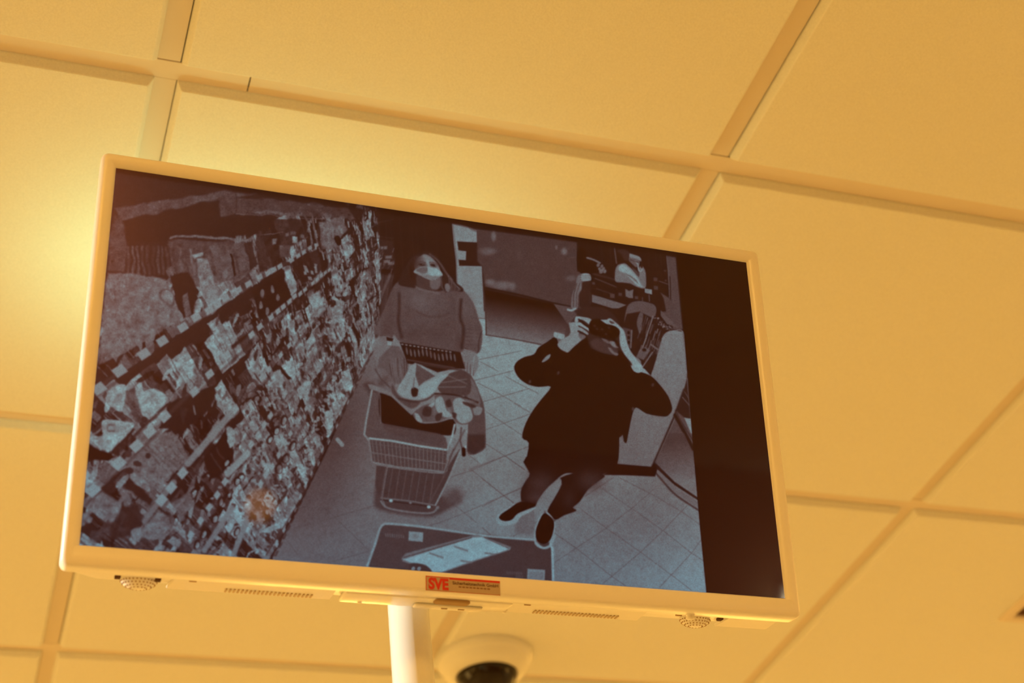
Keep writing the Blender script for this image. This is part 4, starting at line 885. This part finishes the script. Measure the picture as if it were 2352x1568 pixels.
# ---------------------------------------------------------------- sticker on the lower bezel
M_STK = mat('sticker_foil', (.50, .38, .28), .35, .5, noise=.06, nscale=500)
M_RED = mat('sticker_red', (.62, .035, .02), .45, .4); M_INK = mat('sticker_ink', (.12, .05, .03), .6, .3)
stk = empty('sticker'); stk.matrix_world = TVM @ Matrix.Translation((0, 0, .0037))
tag(stk, 'small red and beige label with red capital letters stuck on the lower monitor frame', 'sticker')
def flat(nm, pts, m, z0, z1, par=stk):
    bm = bmesh.new(); lo = [(x, y, z0) for x, y in pts]; hi = [(x, y, z1) for x, y in pts]
    loft(bm, [lo, hi], True, True); bmesh.ops.recalc_face_normals(bm, faces=bm.faces); return new(nm, S(bm), m, par)
def R_(u0, u1, v0, v1): (a, b), (c_, d) = U(u0, v0), U(u1, v1); return [(a, b), (c_, b), (c_, d), (a, d)]
SU, SV, SW, SH = 240.0, 303.3, 56.0, 10.8
flat('backing', R_(SU, SU + SW, SV, SV + SH), M_STK, 0, .15)
flat('red_bar', R_(SU + 17.6, SU + SW, SV, SV + 1.6), M_RED, .15, .2)
flat('red_border', R_(SU, SU + 17.6, SV, SV + .6), M_RED, .15, .2)
flat('red_border', R_(SU, SU + .5, SV, SV + SH), M_RED, .15, .2)
flat('red_border', R_(SU, SU + SW, SV + SH - .45, SV + SH), mat('sticker_line', (.45, .12, .05), .5, .3), .15, .2)
def text(nm, s, u, v, hgt, wid, m, bold=0.):
    cu = bpy.data.curves.new(nm, 'FONT'); cu.body = s; cu.size = 1; cu.offset = bold; cu.extrude = 0
    tmp = bpy.data.objects.new('tmp', cu); sc.collection.objects.link(tmp)
    dg = bpy.context.evaluated_depsgraph_get(); me = bpy.data.meshes.new_from_object(tmp.evaluated_get(dg))
    bpy.data.objects.remove(tmp); n = len(me.vertices); co = np.empty(n * 3); me.vertices.foreach_get('co', co); co = co.reshape(-1, 3)
    mn, mxx = co.min(0), co.max(0); x0, y0 = U(u, v + hgt)
    co[:, 0] = (x0 + (co[:, 0] - mn[0]) / (mxx[0] - mn[0]) * wid) * mm; co[:, 1] = (y0 + (co[:, 1] - mn[1]) / (mxx[1] - mn[1]) * hgt) * mm; co[:, 2] = .26 * mm
    me.vertices.foreach_set('co', co.ravel()); me.materials.clear(); me.materials.append(m)
    o = bpy.data.objects.new(nm, me); sc.collection.objects.link(o); o.parent = stk; return o
text('lettering', 'SVE', SU + 2.0, SV + 1.0, 8.9, 15.0, M_RED, .05)
text('lettering', 'Sicherheitstechnik GmbH', SU + 20.0, SV + 2.6, 2.4, 34.5, M_INK, .02)
for k in range(9):
    a = SU + 24.5 + k * 2.7; flat('print_mark', R_(a, a + 2.1, SV + 6.0, SV + 7.1), mat('faint_ink', (.26, .14, .08), .6, .3) if k == 0 else bpy.data.materials['faint_ink'], .15, .2)

# ---------------------------------------------------------------- post
pp = empty('support_post', (.3075, .9855, 0)); tag(pp, 'white round metal post standing under the back of the monitor', 'post')
bm = bmesh.new(); lathe(bm, [(.0005, .012), (.0155, .012), (.0155, 2.22), (.0145, 2.222), (.0005, 2.222)], 48); bmesh.ops.recalc_face_normals(bm, faces=bm.faces); new('pole', bm, M_METAL, pp, True)
bm = bmesh.new(); lathe(bm, [(.0005, 0), (.14, 0), (.14, .008), (.13, .012), (.0005, .012)], 48); bmesh.ops.recalc_face_normals(bm, faces=bm.faces); new('base_plate', bm, M_METAL, pp)
bm = bmesh.new(); box(bm, -.02, .02, -.030, -.010, 2.190, 2.215, .003); new('bracket', bm, M_METAL, pp)

# ---------------------------------------------------------------- dome camera on the ceiling
M_DOME = mat('dome_white', (.80, .79, .77), .35, .5); M_SMOKE = mat('smoked_dome', (.012, .005, .002), .05, .35)
dc = empty('dome_camera', (.837, 2.262, ZC - .0102)); tag(dc, 'white round dome surveillance camera with dark glass fixed to the ceiling right of the post', 'camera')
bm = bmesh.new()
lathe(bm, [(.0005, 0), (.083, 0), (.0835, -.003), (.083, -.012), (.080, -.016), (.0765, -.0175), (.0745, -.022), (.070, -.028), (.063, -.0325), (.0555, -.0350), (.0535, -.0355), (.0525, -.034), (.0515, -.030)], 72)
bmesh.ops.recalc_face_normals(bm, faces=bm.faces); new('housing', bm, M_DOME, dc, True)
bm = bmesh.new()
lathe(bm, [(.0525 * math.cos(a), -.033 - .042 * math.sin(a)) for a in np.linspace(0, math.pi / 2 - .01, 14)], 64); bmesh.ops.recalc_face_normals(bm, faces=bm.faces)
new('glass_dome', bm, M_SMOKE, dc, True)

# ---------------------------------------------------------------- air outlet at the right edge
av = empty('air_outlet', (1.722 + .11, 2.013 - .11, ZC - .0102)); tag(av, 'square white air outlet with slats in a ceiling tile, cut by the right edge', 'air outlet')
bm = bmesh.new(); h = .110
loft(bm, [rrect(-a, a, -a, a, .002, z, 2)[::-1] for a, z in ((h, 0), (h - .001, -.004), (h - .004, -.006), (h - .016, -.007), (h - .020, -.004), (h - .021, 0))])
bmesh.ops.recalc_face_normals(bm, faces=bm.faces); new('frame', bm, M_TEE, av)
bm = bmesh.new(); box(bm, -.09, .09, -.09, .09, -.0008, -.0002); new('duct_opening', bm, M_DARK, av)
for k in range(7):
    bm = bmesh.new(); x = -.070 + k * .0235
    loft(bm, [[(x, y, -.0010), (x + .0015, y, -.0010), (x + .0165, y, -.0075), (x + .0150, y, -.0082)] for y in (-.088, .072)], True, True)
    bmesh.ops.recalc_face_normals(bm, faces=bm.faces); new('slat', bm, M_TEE, av)

# ---------------------------------------------------------------- small lamps on the wall behind the photographer (mirrored in the screen)
for k, (x, z, r, st, col, lab) in enumerate(((2.23, 2.455, .032, 75.0, (1.0, .85, .55), 'small round wall lamp with a bright pale globe, behind the photographer'),
                                             (.66, 2.60, .040, 9.0, (1.0, .42, .10), 'small round wall lamp with a dim orange globe, behind the photographer'))):
    wl = empty('wall_lamp', (x, Y0, z)); tag(wl, lab, 'wall lamp')
    bm = bmesh.new(); box(bm, -.03, .03, .0, .03, -.05, .05, .004); new('backplate', bm, M_METAL, wl)
    bm = bmesh.new(); bmesh.ops.create_uvsphere(bm, u_segments=24, v_segments=14, radius=r, matrix=Matrix.Translation((0, .03 + r * .9, 0)))
    new('globe', bm, mat('lamp_globe_%d' % k, (.8, .8, .8), .4, .3, emit=col, estr=st), wl, True)

# lamp housing added unseen behind the monitor as a source for the tile glow
tl = empty('added_uplight', (.32, 1.37, 2.64)); tag(tl, 'slim white strip lamp added for the glow on the ceiling, hidden behind the monitor', 'lamp')
bm = bmesh.new(); box(bm, -.20, .25, -.022, .022, -.022, .0, .004); new('housing', bm, M_METAL, tl)
for x in (-.15, .18):
    bm = bmesh.new(); box(bm, x - .003, x + .003, .016, .020, 0, ZC - .0102 - 2.64, .0006, 1); new('hanger', bm, M_METAL, tl)
